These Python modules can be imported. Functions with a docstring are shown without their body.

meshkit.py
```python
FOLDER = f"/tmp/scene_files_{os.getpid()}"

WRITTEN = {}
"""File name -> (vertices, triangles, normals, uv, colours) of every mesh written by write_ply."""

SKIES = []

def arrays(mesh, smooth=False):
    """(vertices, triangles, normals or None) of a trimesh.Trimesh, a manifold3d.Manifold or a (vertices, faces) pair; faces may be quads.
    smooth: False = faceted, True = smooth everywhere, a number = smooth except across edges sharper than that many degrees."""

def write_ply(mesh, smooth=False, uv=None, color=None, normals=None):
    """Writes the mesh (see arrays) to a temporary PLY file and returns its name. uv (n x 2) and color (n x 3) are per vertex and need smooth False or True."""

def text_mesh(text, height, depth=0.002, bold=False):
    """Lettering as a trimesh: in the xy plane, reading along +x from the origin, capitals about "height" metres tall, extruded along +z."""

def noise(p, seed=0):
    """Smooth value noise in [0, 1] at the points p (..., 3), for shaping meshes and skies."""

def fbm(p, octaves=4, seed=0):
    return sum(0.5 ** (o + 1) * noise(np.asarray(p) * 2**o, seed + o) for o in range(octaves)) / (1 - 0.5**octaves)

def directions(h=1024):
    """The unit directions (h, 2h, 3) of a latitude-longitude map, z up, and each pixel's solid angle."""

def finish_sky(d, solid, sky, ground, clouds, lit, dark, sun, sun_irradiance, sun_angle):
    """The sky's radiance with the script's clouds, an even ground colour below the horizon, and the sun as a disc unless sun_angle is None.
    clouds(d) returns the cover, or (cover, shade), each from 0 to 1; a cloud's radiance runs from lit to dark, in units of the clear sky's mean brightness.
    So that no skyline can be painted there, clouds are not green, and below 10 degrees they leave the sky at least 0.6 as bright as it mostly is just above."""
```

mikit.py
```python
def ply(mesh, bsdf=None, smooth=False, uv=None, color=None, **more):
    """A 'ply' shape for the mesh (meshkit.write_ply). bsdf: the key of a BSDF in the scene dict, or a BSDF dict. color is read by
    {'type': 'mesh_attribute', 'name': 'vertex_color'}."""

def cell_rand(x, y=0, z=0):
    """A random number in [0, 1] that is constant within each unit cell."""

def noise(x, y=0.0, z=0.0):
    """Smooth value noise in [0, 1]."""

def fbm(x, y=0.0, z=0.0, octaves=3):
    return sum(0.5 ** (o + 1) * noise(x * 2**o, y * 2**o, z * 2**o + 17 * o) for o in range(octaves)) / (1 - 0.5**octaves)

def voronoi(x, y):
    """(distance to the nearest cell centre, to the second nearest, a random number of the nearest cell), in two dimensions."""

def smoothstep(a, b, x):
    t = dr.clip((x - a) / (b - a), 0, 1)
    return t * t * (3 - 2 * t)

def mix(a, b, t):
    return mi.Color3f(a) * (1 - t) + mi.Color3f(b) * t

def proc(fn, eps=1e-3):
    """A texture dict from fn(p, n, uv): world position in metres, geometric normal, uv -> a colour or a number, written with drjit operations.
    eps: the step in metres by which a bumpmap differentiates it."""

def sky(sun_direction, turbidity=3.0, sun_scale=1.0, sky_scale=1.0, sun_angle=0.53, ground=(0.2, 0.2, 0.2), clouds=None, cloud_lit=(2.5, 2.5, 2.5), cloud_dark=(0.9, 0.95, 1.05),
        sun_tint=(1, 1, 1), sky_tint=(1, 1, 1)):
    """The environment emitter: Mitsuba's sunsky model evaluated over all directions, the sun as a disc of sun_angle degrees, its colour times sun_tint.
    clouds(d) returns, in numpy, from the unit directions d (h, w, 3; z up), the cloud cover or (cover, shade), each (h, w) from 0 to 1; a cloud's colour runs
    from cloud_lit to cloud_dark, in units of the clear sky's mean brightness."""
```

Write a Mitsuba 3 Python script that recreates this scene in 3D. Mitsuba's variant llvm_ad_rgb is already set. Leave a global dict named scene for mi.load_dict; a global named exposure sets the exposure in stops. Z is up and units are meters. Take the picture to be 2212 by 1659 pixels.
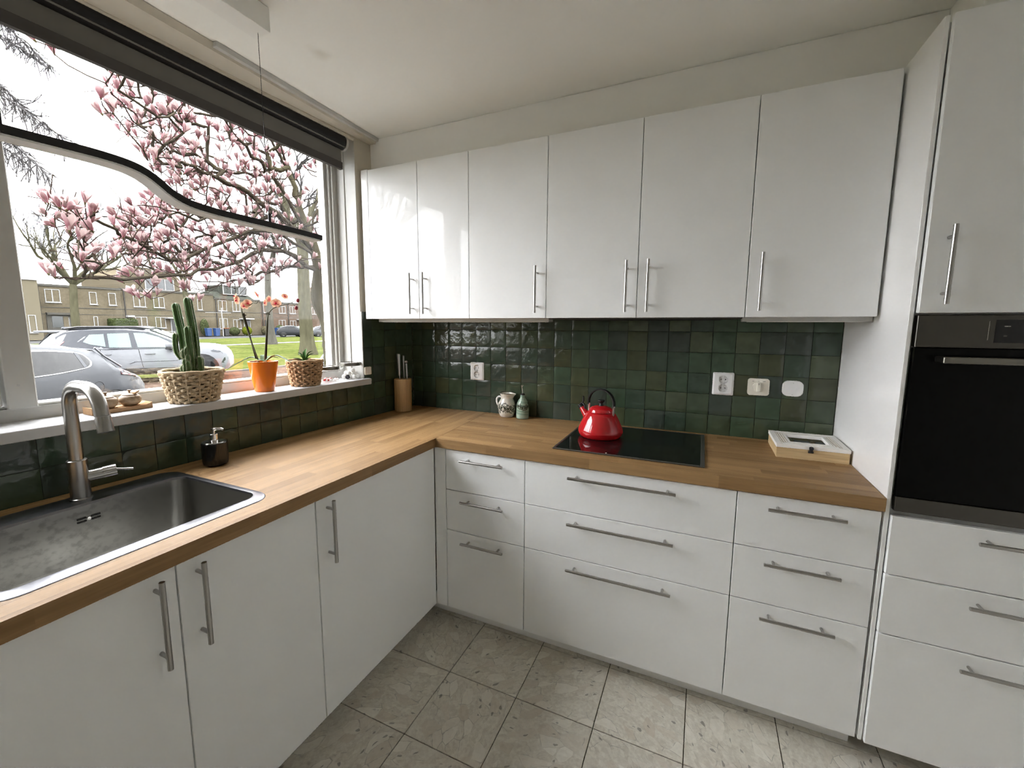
import math, random
import numpy as np
import trimesh
import manifold3d as m3
import drjit as dr
import mitsuba as mi
import mikit, meshkit
from mikit import noise, fbm, voronoi, cell_rand, smoothstep, mix

T = mi.ScalarTransform4f
scene, labels = {}, {}

# ------------------------------------------------------------------ camera, sky, exposure
EYE = np.array([1.7041, -2.2868, 1.4512])
FWD = np.array([-0.4216145, 0.8976604, -0.1282458])
UP = np.array([-0.0563307, 0.1152293, 0.9917404])
RIGHT = np.cross(FWD, UP)
FOCAL = 934.81
scene['camera'] = {'type': 'perspective', 'fov': float(2 * np.degrees(np.arctan(1106 / FOCAL))), 'fov_axis': 'x', 'near_clip': 0.02, 'far_clip': 600.0,
                   'to_world': T().look_at(origin=EYE.tolist(), target=(EYE + FWD).tolist(), up=UP.tolist()),
                   'principal_point_offset_x': 28.35 / 2212, 'principal_point_offset_y': 7.9 / 1659}
exposure = 2.85
ZENITH = 40.0            # an even overcast sky, three times as bright overhead as at the horizon
scene['sky'] = mikit.sky((-0.5, 0.3, 0.8), turbidity=4.0, sun_scale=0.0, sky_scale=1.0, ground=(0.07, 0.075, 0.05),
                         clouds=lambda d: (np.ones(d.shape[:2]), 1 - np.clip(d[..., 2], 0, 1)), cloud_lit=(ZENITH * .985, ZENITH, ZENITH * 1.02), cloud_dark=(ZENITH * .328, ZENITH * .333, ZENITH * .34))

# ------------------------------------------------------------------ helpers
def bearing(px, py):
    """Direction of a point of the photograph, per metre of depth."""
    return FWD + RIGHT * (px - 1077.65) / FOCAL - UP * (py - 821.6) / FOCAL

def far(px, py, depth):
    return EYE + depth * bearing(px, py)

def onplane(px, py, axis, value):
    d = bearing(px, py)
    return EYE + d * (value - EYE[axis]) / d[axis]

PHI = math.atan(0.046)                     # the window wall is not square to the tiled back wall
WC, WS = math.cos(PHI), math.sin(PHI)
WIN = np.array([[WC, WS, 0, 0], [-WS, WC, 0, 0], [0, 0, 1, 0], [0, 0, 0, 1.0]])

def W(mesh):
    """From the window wall's own frame (n into the room, v along it, z up) to the world."""
    m = mesh.copy()
    m.apply_transform(WIN)
    return m

def wpt(n, v, z):
    return (WIN @ np.array([n, v, z, 1.0]))[:3]

def join(*ms):
    ms = [m for a in ms for m in (a if isinstance(a, (list, tuple)) else [a])]
    return trimesh.util.concatenate(ms)

def box(lo, hi, b=0.0):
    lo, hi = np.minimum(lo, hi).astype(float), np.maximum(lo, hi).astype(float)
    if b <= 0:
        return trimesh.creation.box(bounds=[lo, hi])
    b = min(b, 0.45 * float((hi - lo).min()))
    pts = []
    for i in range(8):
        s = np.array([i & 1, i >> 1 & 1, i >> 2 & 1])
        c = np.where(s, hi, lo)
        inn = np.where(s, -b, b)
        for k in range(3):
            o = inn.copy(); o[k] = 0
            pts.append(c + o)
    return trimesh.convex.convex_hull(np.array(pts))

def rounded(lo, hi, r, seg=12):
    lo, hi = np.array(lo, float), np.array(hi, float)
    r = min(r, 0.49 * float((hi - lo).min()))
    sp = trimesh.creation.icosphere(subdivisions=2, radius=r).vertices
    pts = np.concatenate([sp + np.where([i & 1, i >> 1 & 1, i >> 2 & 1], hi - r, lo + r) for i in range(8)])
    return trimesh.convex.convex_hull(pts)

def frame_of(d):
    d = d / np.linalg.norm(d)
    a = np.cross(d, [0, 0, 1.0] if abs(d[2]) < 0.9 else [1.0, 0, 0])
    a /= np.linalg.norm(a)
    return a, np.cross(d, a)

def tube(pts, rad, sides=12, cap=True, flat=None):
    """A tube through the points; rad a number or one per point; flat = (width axis vector, factor) squeezes it."""
    p = np.asarray(pts, float)
    r = np.broadcast_to(np.asarray(rad, float), (len(p),))
    tan = np.gradient(p, axis=0)
    tan /= np.linalg.norm(tan, axis=1, keepdims=True) + 1e-12
    a, _ = frame_of(tan[0])
    ang = np.arange(sides) * 2 * np.pi / sides
    rings = []
    for i in range(len(p)):
        a = a - tan[i] * (a @ tan[i]); a /= np.linalg.norm(a) + 1e-12
        b = np.cross(tan[i], a)
        rings.append(p[i] + r[i] * (np.cos(ang)[:, None] * a + np.sin(ang)[:, None] * b))
    v = np.concatenate(rings)
    f = []
    k = np.arange(sides); k2 = (k + 1) % sides
    for i in range(len(p) - 1):
        o = i * sides
        f.append(np.stack([o + k, o + k2, o + sides + k2], 1)); f.append(np.stack([o + k, o + sides + k2, o + sides + k], 1))
    if cap:
        v = np.vstack([v, p[0], p[-1]])
        c0, c1, o = len(v) - 2, len(v) - 1, (len(p) - 1) * sides
        f.append(np.stack([k2, k, np.full(sides, c0)], 1)); f.append(np.stack([o + k, o + k2, np.full(sides, c1)], 1))
    return trimesh.Trimesh(v, np.concatenate(f), process=False)

def rod(a, b, r, sides=14):
    return tube([a, b], r, sides)

def lathe(profile, n=40, centre=(0, 0, 0)):
    """Turns (radius, height) pairs about the z axis; closed at ends of radius 0."""
    pr = np.asarray(profile, float)
    ang = np.arange(n) * 2 * np.pi / n
    v = np.stack([np.outer(pr[:, 0], np.cos(ang)), np.outer(pr[:, 0], np.sin(ang)), np.repeat(pr[:, 1:], n, 1)], -1).reshape(-1, 3)
    k = np.arange(n); k2 = (k + 1) % n
    f = []
    for i in range(len(pr) - 1):
        o = i * n
        f.append(np.stack([o + k, o + k2, o + n + k2], 1)); f.append(np.stack([o + k, o + n + k2, o + n + k], 1))
    m = trimesh.Trimesh(v + np.asarray(centre, float), np.concatenate(f), process=False)
    m.update_faces(m.area_faces > 1e-14)
    return m

def smooth_line(pts, n=40):
    """Catmull-Rom through the points."""
    p = np.asarray(pts, float)
    q = np.vstack([2 * p[0] - p[1], p, 2 * p[-1] - p[-2]])
    out = []
    seg = len(p) - 1
    for u in np.linspace(0, seg, n):
        i = min(int(u), seg - 1); t = u - i
        a, b, c, d = q[i:i + 4]
        out.append(0.5 * (2 * b + (c - a) * t + (2 * a - 5 * b + 4 * c - d) * t * t + (3 * b - a - 3 * c + d) * t ** 3))
    return np.array(out)

def extrude(poly, h):
    """poly (n x 2, counter-clockwise) or list of them (even-odd), extruded from z = 0 to h."""
    polys = poly if isinstance(poly[0][0], (list, tuple, np.ndarray)) else [poly]
    man = m3.CrossSection([np.asarray(q, float) for q in polys], m3.FillRule.EvenOdd).extrude(h)
    me = man.to_mesh()
    return trimesh.Trimesh(me.vert_properties[:, :3], me.tri_verts, process=False)

def rrect(x0, y0, x1, y1, r, n=6):
    pts = []
    for cx, cy, a0 in ((x1 - r, y0 + r, -90), (x1 - r, y1 - r, 0), (x0 + r, y1 - r, 90), (x0 + r, y0 + r, 180)):
        for i in range(n + 1):
            a = math.radians(a0 + 90 * i / n)
            pts.append((cx + r * math.cos(a), cy + r * math.sin(a)))
    return pts

def moved(mesh, m):
    q = mesh.copy(); q.apply_transform(m); return q

def shift(mesh, d):
    q = mesh.copy(); q.apply_translation(d); return q

def rotz(mesh, deg, d=(0, 0, 0)):
    m = trimesh.transformations.rotation_matrix(math.radians(deg), [0, 0, 1]); m[:3, 3] = d
    return moved(mesh, m)

XZ = np.array([[1, 0, 0, 0], [0, 0, -1, 0], [0, 1, 0, 0], [0, 0, 0, 1.0]])   # a drawing in xy stood up in xz, its depth towards -y

def numbered(key):
    if key not in taken:
        taken[key] = 0
        return key
    taken[key] += 1
    return f'{key}_{taken[key]:03d}'
taken = {}

def thing(name, label, cat, group=None):
    key = numbered(name)
    labels[key] = {'label': label, 'category': cat}
    if group:
        labels[key]['group'] = group
    return key

def struct(name):
    key = numbered(name)
    labels[key] = {'kind': 'structure'}
    return key

def put(key, mesh, bsdf, smooth=False, color=None):
    scene[key] = mikit.ply(mesh, 'mat_' + bsdf, smooth=smooth, color=color)
    return key

def part(parent, name, mesh, bsdf=None, smooth=False, label=None, kind=None, color=None):
    key = numbered(parent + '__' + name)
    if isinstance(mesh, dict):
        scene[key] = mesh
    else:
        scene[key] = mikit.ply(mesh, 'mat_' + bsdf, smooth=smooth, color=color)
    if label or kind:
        labels[key] = {}
        if label: labels[key]['label'] = label
        if kind: labels[key]['kind'] = kind
    return key

def solo(name, label, cat, mesh, bsdf, smooth=False, group=None):
    return put(thing(name, label, cat, group), mesh, bsdf, smooth)

# ------------------------------------------------------------------ materials
def rgb(c):
    return {'type': 'rgb', 'value': [float(x) for x in c]}

def mat(name, d, twosided=True):
    scene['mat_' + name] = {'type': 'twosided', 'bsdf': d} if twosided else d
    return name

def diffuse(name, c):
    return mat(name, {'type': 'diffuse', 'reflectance': rgb(c) if not isinstance(c, dict) else c})

def glossy(name, c, rough=0.3, spec=0.5, metal=0.0, coat=0.0):
    d = {'type': 'principled', 'base_color': rgb(c) if not isinstance(c, dict) else c, 'roughness': rough, 'specular': spec, 'metallic': metal}
    if coat:
        d['clearcoat'] = coat; d['clearcoat_gloss'] = 0.95
    return mat(name, d)

def lacquer(name, c, alpha):
    return mat(name, {'type': 'roughplastic', 'diffuse_reflectance': rgb(c) if not isinstance(c, dict) else c, 'alpha': alpha, 'int_ior': 1.5, 'distribution': 'ggx'})

mat('white_front', {'type': 'plastic', 'diffuse_reflectance': rgb((0.86, 0.87, 0.875)), 'int_ior': 1.34})
mat('white_panel', {'type': 'plastic', 'diffuse_reflectance': rgb((0.86, 0.86, 0.855)), 'int_ior': 1.37})
diffuse('gap_dark', (0.05, 0.05, 0.05))
diffuse('carcass', (0.80, 0.80, 0.79))
diffuse('wall_paint', (0.85, 0.845, 0.81))
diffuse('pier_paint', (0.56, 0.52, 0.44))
lacquer('frame_paint', (0.62, 0.615, 0.585), 0.2)
lacquer('sill_paint', (0.66, 0.66, 0.66), 0.2)
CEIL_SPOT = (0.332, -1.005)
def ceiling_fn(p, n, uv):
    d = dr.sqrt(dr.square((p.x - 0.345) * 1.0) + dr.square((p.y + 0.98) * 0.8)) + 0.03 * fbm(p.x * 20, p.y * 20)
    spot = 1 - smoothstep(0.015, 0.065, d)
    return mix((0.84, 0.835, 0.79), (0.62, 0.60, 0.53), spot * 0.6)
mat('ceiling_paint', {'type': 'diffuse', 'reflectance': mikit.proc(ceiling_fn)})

def wood(along_y):
    def fn(p, n, uv):
        u, v = (p.y, p.x) if along_y else (p.x, p.y)
        v = v + 10.0
        row = dr.floor(v / 0.046)
        off = cell_rand(row, 7) * 3.0
        k = dr.floor(u / 0.46 + off)
        t = cell_rand(row, k, 3)
        g = fbm(u * 5 + t * 60, v * 70 + p.z * 70, t * 30, octaves=4)
        g2 = noise(u * 14, v * 420 + p.z * 420, 3)
        c = mix((0.29, 0.165, 0.070), (0.50, 0.315, 0.150), dr.clip(0.15 + 0.45 * t + 0.75 * (g - 0.5) + 0.16 * (g2 - 0.5), 0, 1))
        seam = dr.minimum(v / 0.046 - row, 1 - (v / 0.046 - row))
        return c * (1 - 0.22 * (1 - smoothstep(0.0, 0.03, seam)))
    return fn
for nm, ay in (('oak_along', True), ('oak_across', False)):
    mat(nm, {'type': 'roughplastic', 'diffuse_reflectance': mikit.proc(wood(ay)), 'alpha': 0.34, 'int_ior': 1.33})

def stone_fn(p, n, uv):
    tx, ty = dr.floor((p.x - 0.515) / 0.302), dr.floor((p.y + 0.57) / 0.309)
    r1, r2 = cell_rand(tx, ty, 5), cell_rand(tx, ty, 9)
    x, y = p.x + r1 * 7, p.y + r2 * 7
    wx, wy = x + 0.035 * (fbm(x * 14, y * 14, 1) - 0.5), y + 0.035 * (fbm(x * 14, y * 14, 5) - 0.5)
    a = r1 * 6.28
    ca, sa = dr.cos(a), dr.sin(a)
    qx, qy = ca * wx - sa * wy, sa * wx + ca * wy
    f1, f2, w1 = voronoi(qx * 46, qy * 92)
    g1, g2, w2 = voronoi(qx * 15 + 3, qy * 27 + 8)
    grain = fbm(x * 120, y * 120, 2, octaves=3)
    base = mix((0.47, 0.435, 0.365), (0.70, 0.675, 0.60), dr.clip(0.38 * w1 + 0.62 * grain, 0, 1))
    frag = smoothstep(0.62, 0.66, w2) * smoothstep(0.02, 0.10, g2 - g1)
    c = mix(base, mix((0.50, 0.44, 0.36), (0.80, 0.78, 0.71), cell_rand(dr.floor(w2 * 5000))), frag * 0.55)
    vein = (1 - smoothstep(0.0, 0.07, g2 - g1)) * smoothstep(0.5, 0.7, fbm(x * 30, y * 30, 9))
    c = c * (1 - 0.30 * vein)
    pit = smoothstep(0.965, 0.975, cell_rand(dr.floor(w1 * 9000))) * smoothstep(0.25, 0.5, f2 - f1)
    c = c * (1 - 0.50 * pit)
    return c * (0.94 + 0.12 * r2)
mat('floor_stone', {'type': 'roughplastic', 'diffuse_reflectance': mikit.proc(stone_fn), 'alpha': 0.22, 'int_ior': 1.45})
diffuse('floor_grout', (0.10, 0.085, 0.065))

GREENS = [tuple(1.45 * x * k for x, k in zip(c, (1.06, 1.0, 0.88))) for c in [(0.030, 0.046, 0.031), (0.024, 0.041, 0.032), (0.035, 0.046, 0.027), (0.044, 0.060, 0.040), (0.026, 0.038, 0.034), (0.032, 0.040, 0.024), (0.028, 0.050, 0.034)]]
def glaze(c, i):
    def fn(p, n, uv):
        t = fbm(p.x * 26 + p.y * 26 + i * 3, p.z * 26, p.y * 9, octaves=3)
        return mi.Color3f(c) * (0.70 + 0.62 * t)
    return fn
def glaze_bump(p, n, uv):
    return fbm(p.x * 30 + p.y * 30, p.z * 30, p.x * 5, octaves=3)
BUMP = mikit.proc(glaze_bump, eps=1e-3)
for i, c in enumerate(GREENS):
    mat(f'glaze_{i}', {'type': 'bumpmap', 'scale': 0.0028, 'tex': BUMP,
                       'bsdf': {'type': 'principled', 'base_color': mikit.proc(glaze(c, i)), 'roughness': 0.16, 'specular': 0.55}})
diffuse('tile_grout', (0.030, 0.036, 0.028))

glossy('brushed_steel', (0.42, 0.41, 0.39), 0.26, metal=1.0)
glossy('handle_steel', (0.44, 0.43, 0.42), 0.22, metal=1.0)
def sink_fn(p, n, uv):
    t = fbm(p.x * 70, p.y * 70, p.z * 70, octaves=5)
    return mi.Color3f(0.36, 0.355, 0.335) * (1 - 0.28 * smoothstep(0.42, 0.75, t) * smoothstep(1.48, 1.75, -p.y))
mat('sink_steel', {'type': 'principled', 'base_color': mikit.proc(sink_fn), 'roughness': 0.30, 'metallic': 1.0})
glossy('rim_steel', (0.26, 0.26, 0.28), 0.28, metal=1.0)
glossy('dark_steel', (0.105, 0.10, 0.09), 0.36, metal=1.0)
glossy('oven_steel', (0.22, 0.21, 0.185), 0.3, metal=1.0)
glossy('chrome', (0.82, 0.82, 0.82), 0.06, metal=1.0)
glossy('black_glass', (0.003, 0.003, 0.004), 0.03, 0.5)
glossy('oven_glass', (0.002, 0.002, 0.002), 0.04, 0.12)
glossy('black_gloss', (0.006, 0.006, 0.006), 0.12, 0.5)
glossy('black_matt', (0.016, 0.016, 0.017), 0.45, 0.4)
glossy('hob_trim', (0.10, 0.10, 0.09), 0.35, metal=0.6)
glossy('red_enamel', (0.42, 0.008, 0.012), 0.07, 0.6, coat=0.6)
glossy('white_plastic', (0.82, 0.82, 0.82), 0.25, 0.5)
glossy('cream_plastic', (0.78, 0.75, 0.66), 0.28, 0.5)
glossy('socket_grey', (0.55, 0.55, 0.54), 0.35, 0.4)
glossy('blind_roll', (0.012, 0.012, 0.013), 0.6, 0.3)
diffuse('blind_fabric', (0.17, 0.165, 0.15))
glossy('blind_bar', (0.060, 0.056, 0.053), 0.5, 0.3)
diffuse('lamp_diffuser', (0.78, 0.78, 0.78))
diffuse('lamp_white', (0.80, 0.79, 0.75))
diffuse('white_lid', (0.80, 0.79, 0.75))
mat('pane_glass', {'type': 'thindielectric', 'int_ior': 1.5}, twosided=False)
mat('jar_glass', {'type': 'thindielectric', 'int_ior': 1.45}, twosided=False)
diffuse('rubber', (0.02, 0.02, 0.02))

# ------------------------------------------------------------------ the room
ROOM_X, ROOM_Y, CEIL = 3.25, -4.0, 2.456
GROUND = -0.30
WT = 0.922                                    # top of the worktop

# floor: a grouted bed and one part per stone tile
fl = struct('floor')
part(fl, 'grout_bed', box((-0.35, ROOM_Y, -0.06), (ROOM_X, 0.02, -0.004)), 'floor_grout')
tile_mesh = mikit.ply(box((0.0015, 0.0015, -0.02), (0.3005, 0.3075, 0), 0.0012), 'mat_floor_stone')
for i in range(-2, 13):
    for j in range(-1, 15):
        x0, y0 = 0.515 + 0.302 * i, -0.57 - 0.309 * j
        if x0 + 0.302 > ROOM_X or y0 - 0.309 < ROOM_Y or j < 0 and i < 0 or x0 < 0.0:
            continue
        part(fl, 'tile', {**tile_mesh, 'to_world': T().translate([x0, y0 - 0.309, 0])})

put(struct('ceiling'), box((-0.45, ROOM_Y - 0.1, CEIL), (ROOM_X + 0.1, 0.12, CEIL + 0.1)), 'ceiling_paint')

def wavy_tile(seed, w, h):
    """A hand-made glazed tile in xz, its face towards -y, bulging and uneven."""
    n = 9
    u, v = np.meshgrid(np.linspace(0, 1, n), np.linspace(0, 1, n))
    e = np.minimum(np.minimum(u, 1 - u), np.minimum(v, 1 - v))
    rr = np.random.default_rng(seed)
    a, b, c, d = rr.normal(size=4)
    d3 = meshkit.noise(np.stack([u.ravel() * 2.4 + seed * 5, v.ravel() * 2.4, np.zeros(n * n)], 1)).reshape(n, n)
    y = -0.0016 * np.clip(e / 0.12, 0, 1) ** 0.6 - 0.0011 * (d3 - 0.5) - 0.0004 * (a * (u - .5) + b * (v - .5)) * 2 + 0.0003 * c * np.sin(3 * u + d)
    top = np.stack([u * w, y, v * h], -1).reshape(-1, 3)
    i = np.arange(n * n).reshape(n, n)
    f = np.concatenate([np.stack([i[:-1, :-1], i[:-1, 1:], i[1:, 1:]], -1).reshape(-1, 3), np.stack([i[:-1, :-1], i[1:, 1:], i[1:, :-1]], -1).reshape(-1, 3)])
    ring = np.concatenate([i[0, :], i[1:, -1], i[-1, -2::-1], i[-2:0:-1, 0]])
    back = top[ring].copy(); back[:, 1] = 0.006
    m = len(ring); o = n * n
    k = np.arange(m); k2 = (k + 1) % m
    f = np.concatenate([f, np.stack([ring[k], o + k, o + k2], 1), np.stack([ring[k], o + k2, ring[k2]], 1)])
    return trimesh.Trimesh(np.vstack([top, back]), f, process=False)

TP = 0.1
tile_kinds = {}
def tile_shape(kind, w, h, g):
    key = (kind, round(w, 4), round(h, 4))
    if key not in tile_kinds:
        tile_kinds[key] = mikit.ply(wavy_tile(kind, w, h), None, smooth=40)
    return {**tile_kinds[key], 'bsdf': {'type': 'ref', 'id': f'mat_glaze_{g}'}}
rng = random.Random(11)
rows = [(0.918 + 0.1 * k, 0.918 + 0.1 * (k + 1)) for k in range(6)]

# back wall: plaster behind, grout, tiles
wb = struct('wall_back')
part(wb, 'plaster', box((-0.45, 0.026, -0.06), (ROOM_X, 0.14, CEIL)), 'wall_paint')
part(wb, 'grout', box((0.0, 0.0225, 0.90), (2.245, 0.0258, 1.519)), 'tile_grout')
cols = [0.0] + [0.075 + 0.0983 * k for k in range(22)] + [2.2435]
GAP = 0.0011
for (z0, z1) in rows:
    for c0, c1 in zip(cols[:-1], cols[1:]):
        if c1 - c0 < 0.02:
            continue
        tilt = T().translate([c0 + GAP, 0.0205 + rng.uniform(-0.0006, 0.0006), z0 + GAP]).rotate([0, 0, 1], rng.uniform(-0.55, 0.55)).rotate([1, 0, 0], rng.uniform(-0.55, 0.55))
        part(wb, 'tile', {**tile_shape(rng.randrange(6), c1 - c0 - 2 * GAP, z1 - z0 - 2 * GAP, rng.choice([0, 0, 1, 1, 2, 3, 4, 4, 5, 6])), 'to_world': tilt})
ZB = 0.26                                       # the soffit above the wall cupboards
put(struct('trim_1'), box((-0.06, -0.294, 2.262), (2.36, 0.03, CEIL - 0.002)), 'wall_paint')
put(struct('trim_2'), box((2.362, -0.50, 2.282), (3.2, 0.03, CEIL - 0.002)), 'wall_paint')

# window wall, in its own frame: opening v -0.415 .. -2.30, z 1.147 .. 2.43
OV0, OV1, OZ0, OZ1 = -0.415, -2.30, 1.147, 2.425
wl = struct('wall_left')
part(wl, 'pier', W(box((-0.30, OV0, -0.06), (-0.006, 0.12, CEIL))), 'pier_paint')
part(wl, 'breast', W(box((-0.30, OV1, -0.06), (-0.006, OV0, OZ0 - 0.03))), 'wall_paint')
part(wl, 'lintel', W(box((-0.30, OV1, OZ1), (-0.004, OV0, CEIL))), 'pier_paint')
part(wl, 'plaster', W(box((-0.30, ROOM_Y - 0.3, -0.06), (-0.002, OV1, CEIL))), 'wall_paint')
part(wl, 'grout', W(box((-0.006, -2.75, 0.90), (-0.0022, 0.0222, 1.116))), 'tile_grout')
part(wl, 'grout', W(box((-0.006, -0.4095, 1.116), (-0.0022, 0.0222, 1.519))), 'tile_grout')
LOC = np.array([[0, -1.0, 0, 0], [1, 0, 0, 0], [0, 0, 1, 0], [0, 0, 0, 1.0]])     # tile face from -y to +n
for (z0, z1) in rows + [(1.118, 1.118)]:
    top = z1
    for k in range(28):
        v1 = -0.038 - TP * (k - 1); v0 = v1 - TP
        v1 = min(v1, 0.018)
        zt = top
        if z0 >= 1.1:
            v0 = max(v0, -0.409)
            if v1 - v0 < 0.015: continue
        if z0 == z1 or v1 <= v0: continue
        m = WIN @ np.array([[1, 0, 0, -0.0008 + rng.uniform(-0.0006, 0.0006)], [0, 1, 0, v0 + GAP], [0, 0, 1, z0 + GAP], [0, 0, 0, 1.0]]) @ LOC
        tilt = T(m.tolist()).rotate([0, 0, 1], rng.uniform(-0.5, 0.5)).rotate([1, 0, 0], rng.uniform(-0.5, 0.5))
        part(wl, 'tile', {**tile_shape(rng.randrange(6), v1 - v0 - 2 * GAP, zt - z0 - 2 * GAP, rng.choice([0, 1, 2, 4, 5, 6])), 'to_world': tilt})
part(wl, 'edge_strip', W(box((-0.006, -0.4165, 1.149), (0.0015, -0.4105, 1.520), 0.001)), 'frame_paint')

# the window: fixed light, mullion, narrow casement
wn = struct('window_1')
part(wn, 'sill', W(box((-0.205, OV1 - 0.06, 1.1135), (0.030, -0.384, 1.147), 0.002)), 'sill_paint')
FN = -0.14                                     # face of the frame
part(wn, 'bottom_rail', W(join(box((-0.215, OV1, 1.140), (FN, OV0, 1.188)), box((-0.215, OV1, 1.187), (-0.146, OV0, 1.197), 0.003))), 'frame_paint')
part(wn, 'jamb', W(join(box((-0.21, -0.452, OZ0), (FN, -0.416, OZ1)), box((-0.20, -0.464, 1.19), (-0.152, -0.451, 2.36), 0.002), box((-0.215, -0.482, 1.19), (-0.170, -0.463, 2.36), 0.002))), 'frame_paint')
part(wn, 'reveal_lining', W(box((-0.141, -0.4150, 1.147), (-0.0065, -0.4165, OZ1))), 'frame_paint')
part(wn, 'reveal_lining', W(box((-0.141, -0.4220, 1.147), (-0.085, -0.4152, OZ1), 0.001)), 'frame_paint')
part(wn, 'mullion', W(join(box((-0.20, -1.757, 1.188), (-0.118, -1.690, OZ1), 0.003), box((-0.215, -1.69, 1.195), (-0.165, -1.678, 2.38), 0.002))), 'frame_paint')
part(wn, 'screw_cap', W(tube([(-0.1178, -1.7285, 1.262), (-0.1165, -1.7285, 1.262)], 0.0035, 12)), 'socket_grey')
hv = np.array([[-0.21, -0.45, 2.328], [FN, -0.45, 2.328], [-0.21, OV1, 2.378], [FN, OV1, 2.378], [-0.21, -0.45, OZ1], [FN, -0.45, OZ1], [-0.21, OV1, OZ1], [FN, OV1, OZ1]])
part(wn, 'head', W(trimesh.convex.convex_hull(hv)), 'frame_paint')
part(wn, 'pane', W(trimesh.Trimesh([(-0.180, -1.69, 1.18), (-0.180, -0.465, 1.18), (-0.180, -0.465, 2.40), (-0.180, -1.69, 2.40)], [[0, 1, 2], [0, 2, 3]], process=False)), 'pane_glass')
part(wn, 'casement', W(join(box((-0.20, -2.235, 1.205), (-0.125, -2.295, 2.33), 0.003), box((-0.20, -1.765, 1.205), (-0.125, -1.815, 2.33), 0.003),
                            box((-0.20, -1.765, 1.20), (-0.125, -2.295, 1.252), 0.003), box((-0.20, -1.765, 2.285), (-0.125, -2.295, 2.34), 0.003))), 'frame_paint')
part(wn, 'pane', W(trimesh.Trimesh([(-0.165, -2.25, 1.23), (-0.165, -1.80, 1.23), (-0.165, -1.80, 2.31), (-0.165, -2.25, 2.31)], [[0, 1, 2], [0, 2, 3]], process=False)), 'pane_glass')
part(wn, 'stay_handle', W(join(box((-0.125, -1.80, 1.62), (-0.115, -1.775, 1.74), 0.003), rod((-0.108, -1.787, 1.70), (-0.100, -1.787, 1.60), 0.006))), 'dark_steel')

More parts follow.
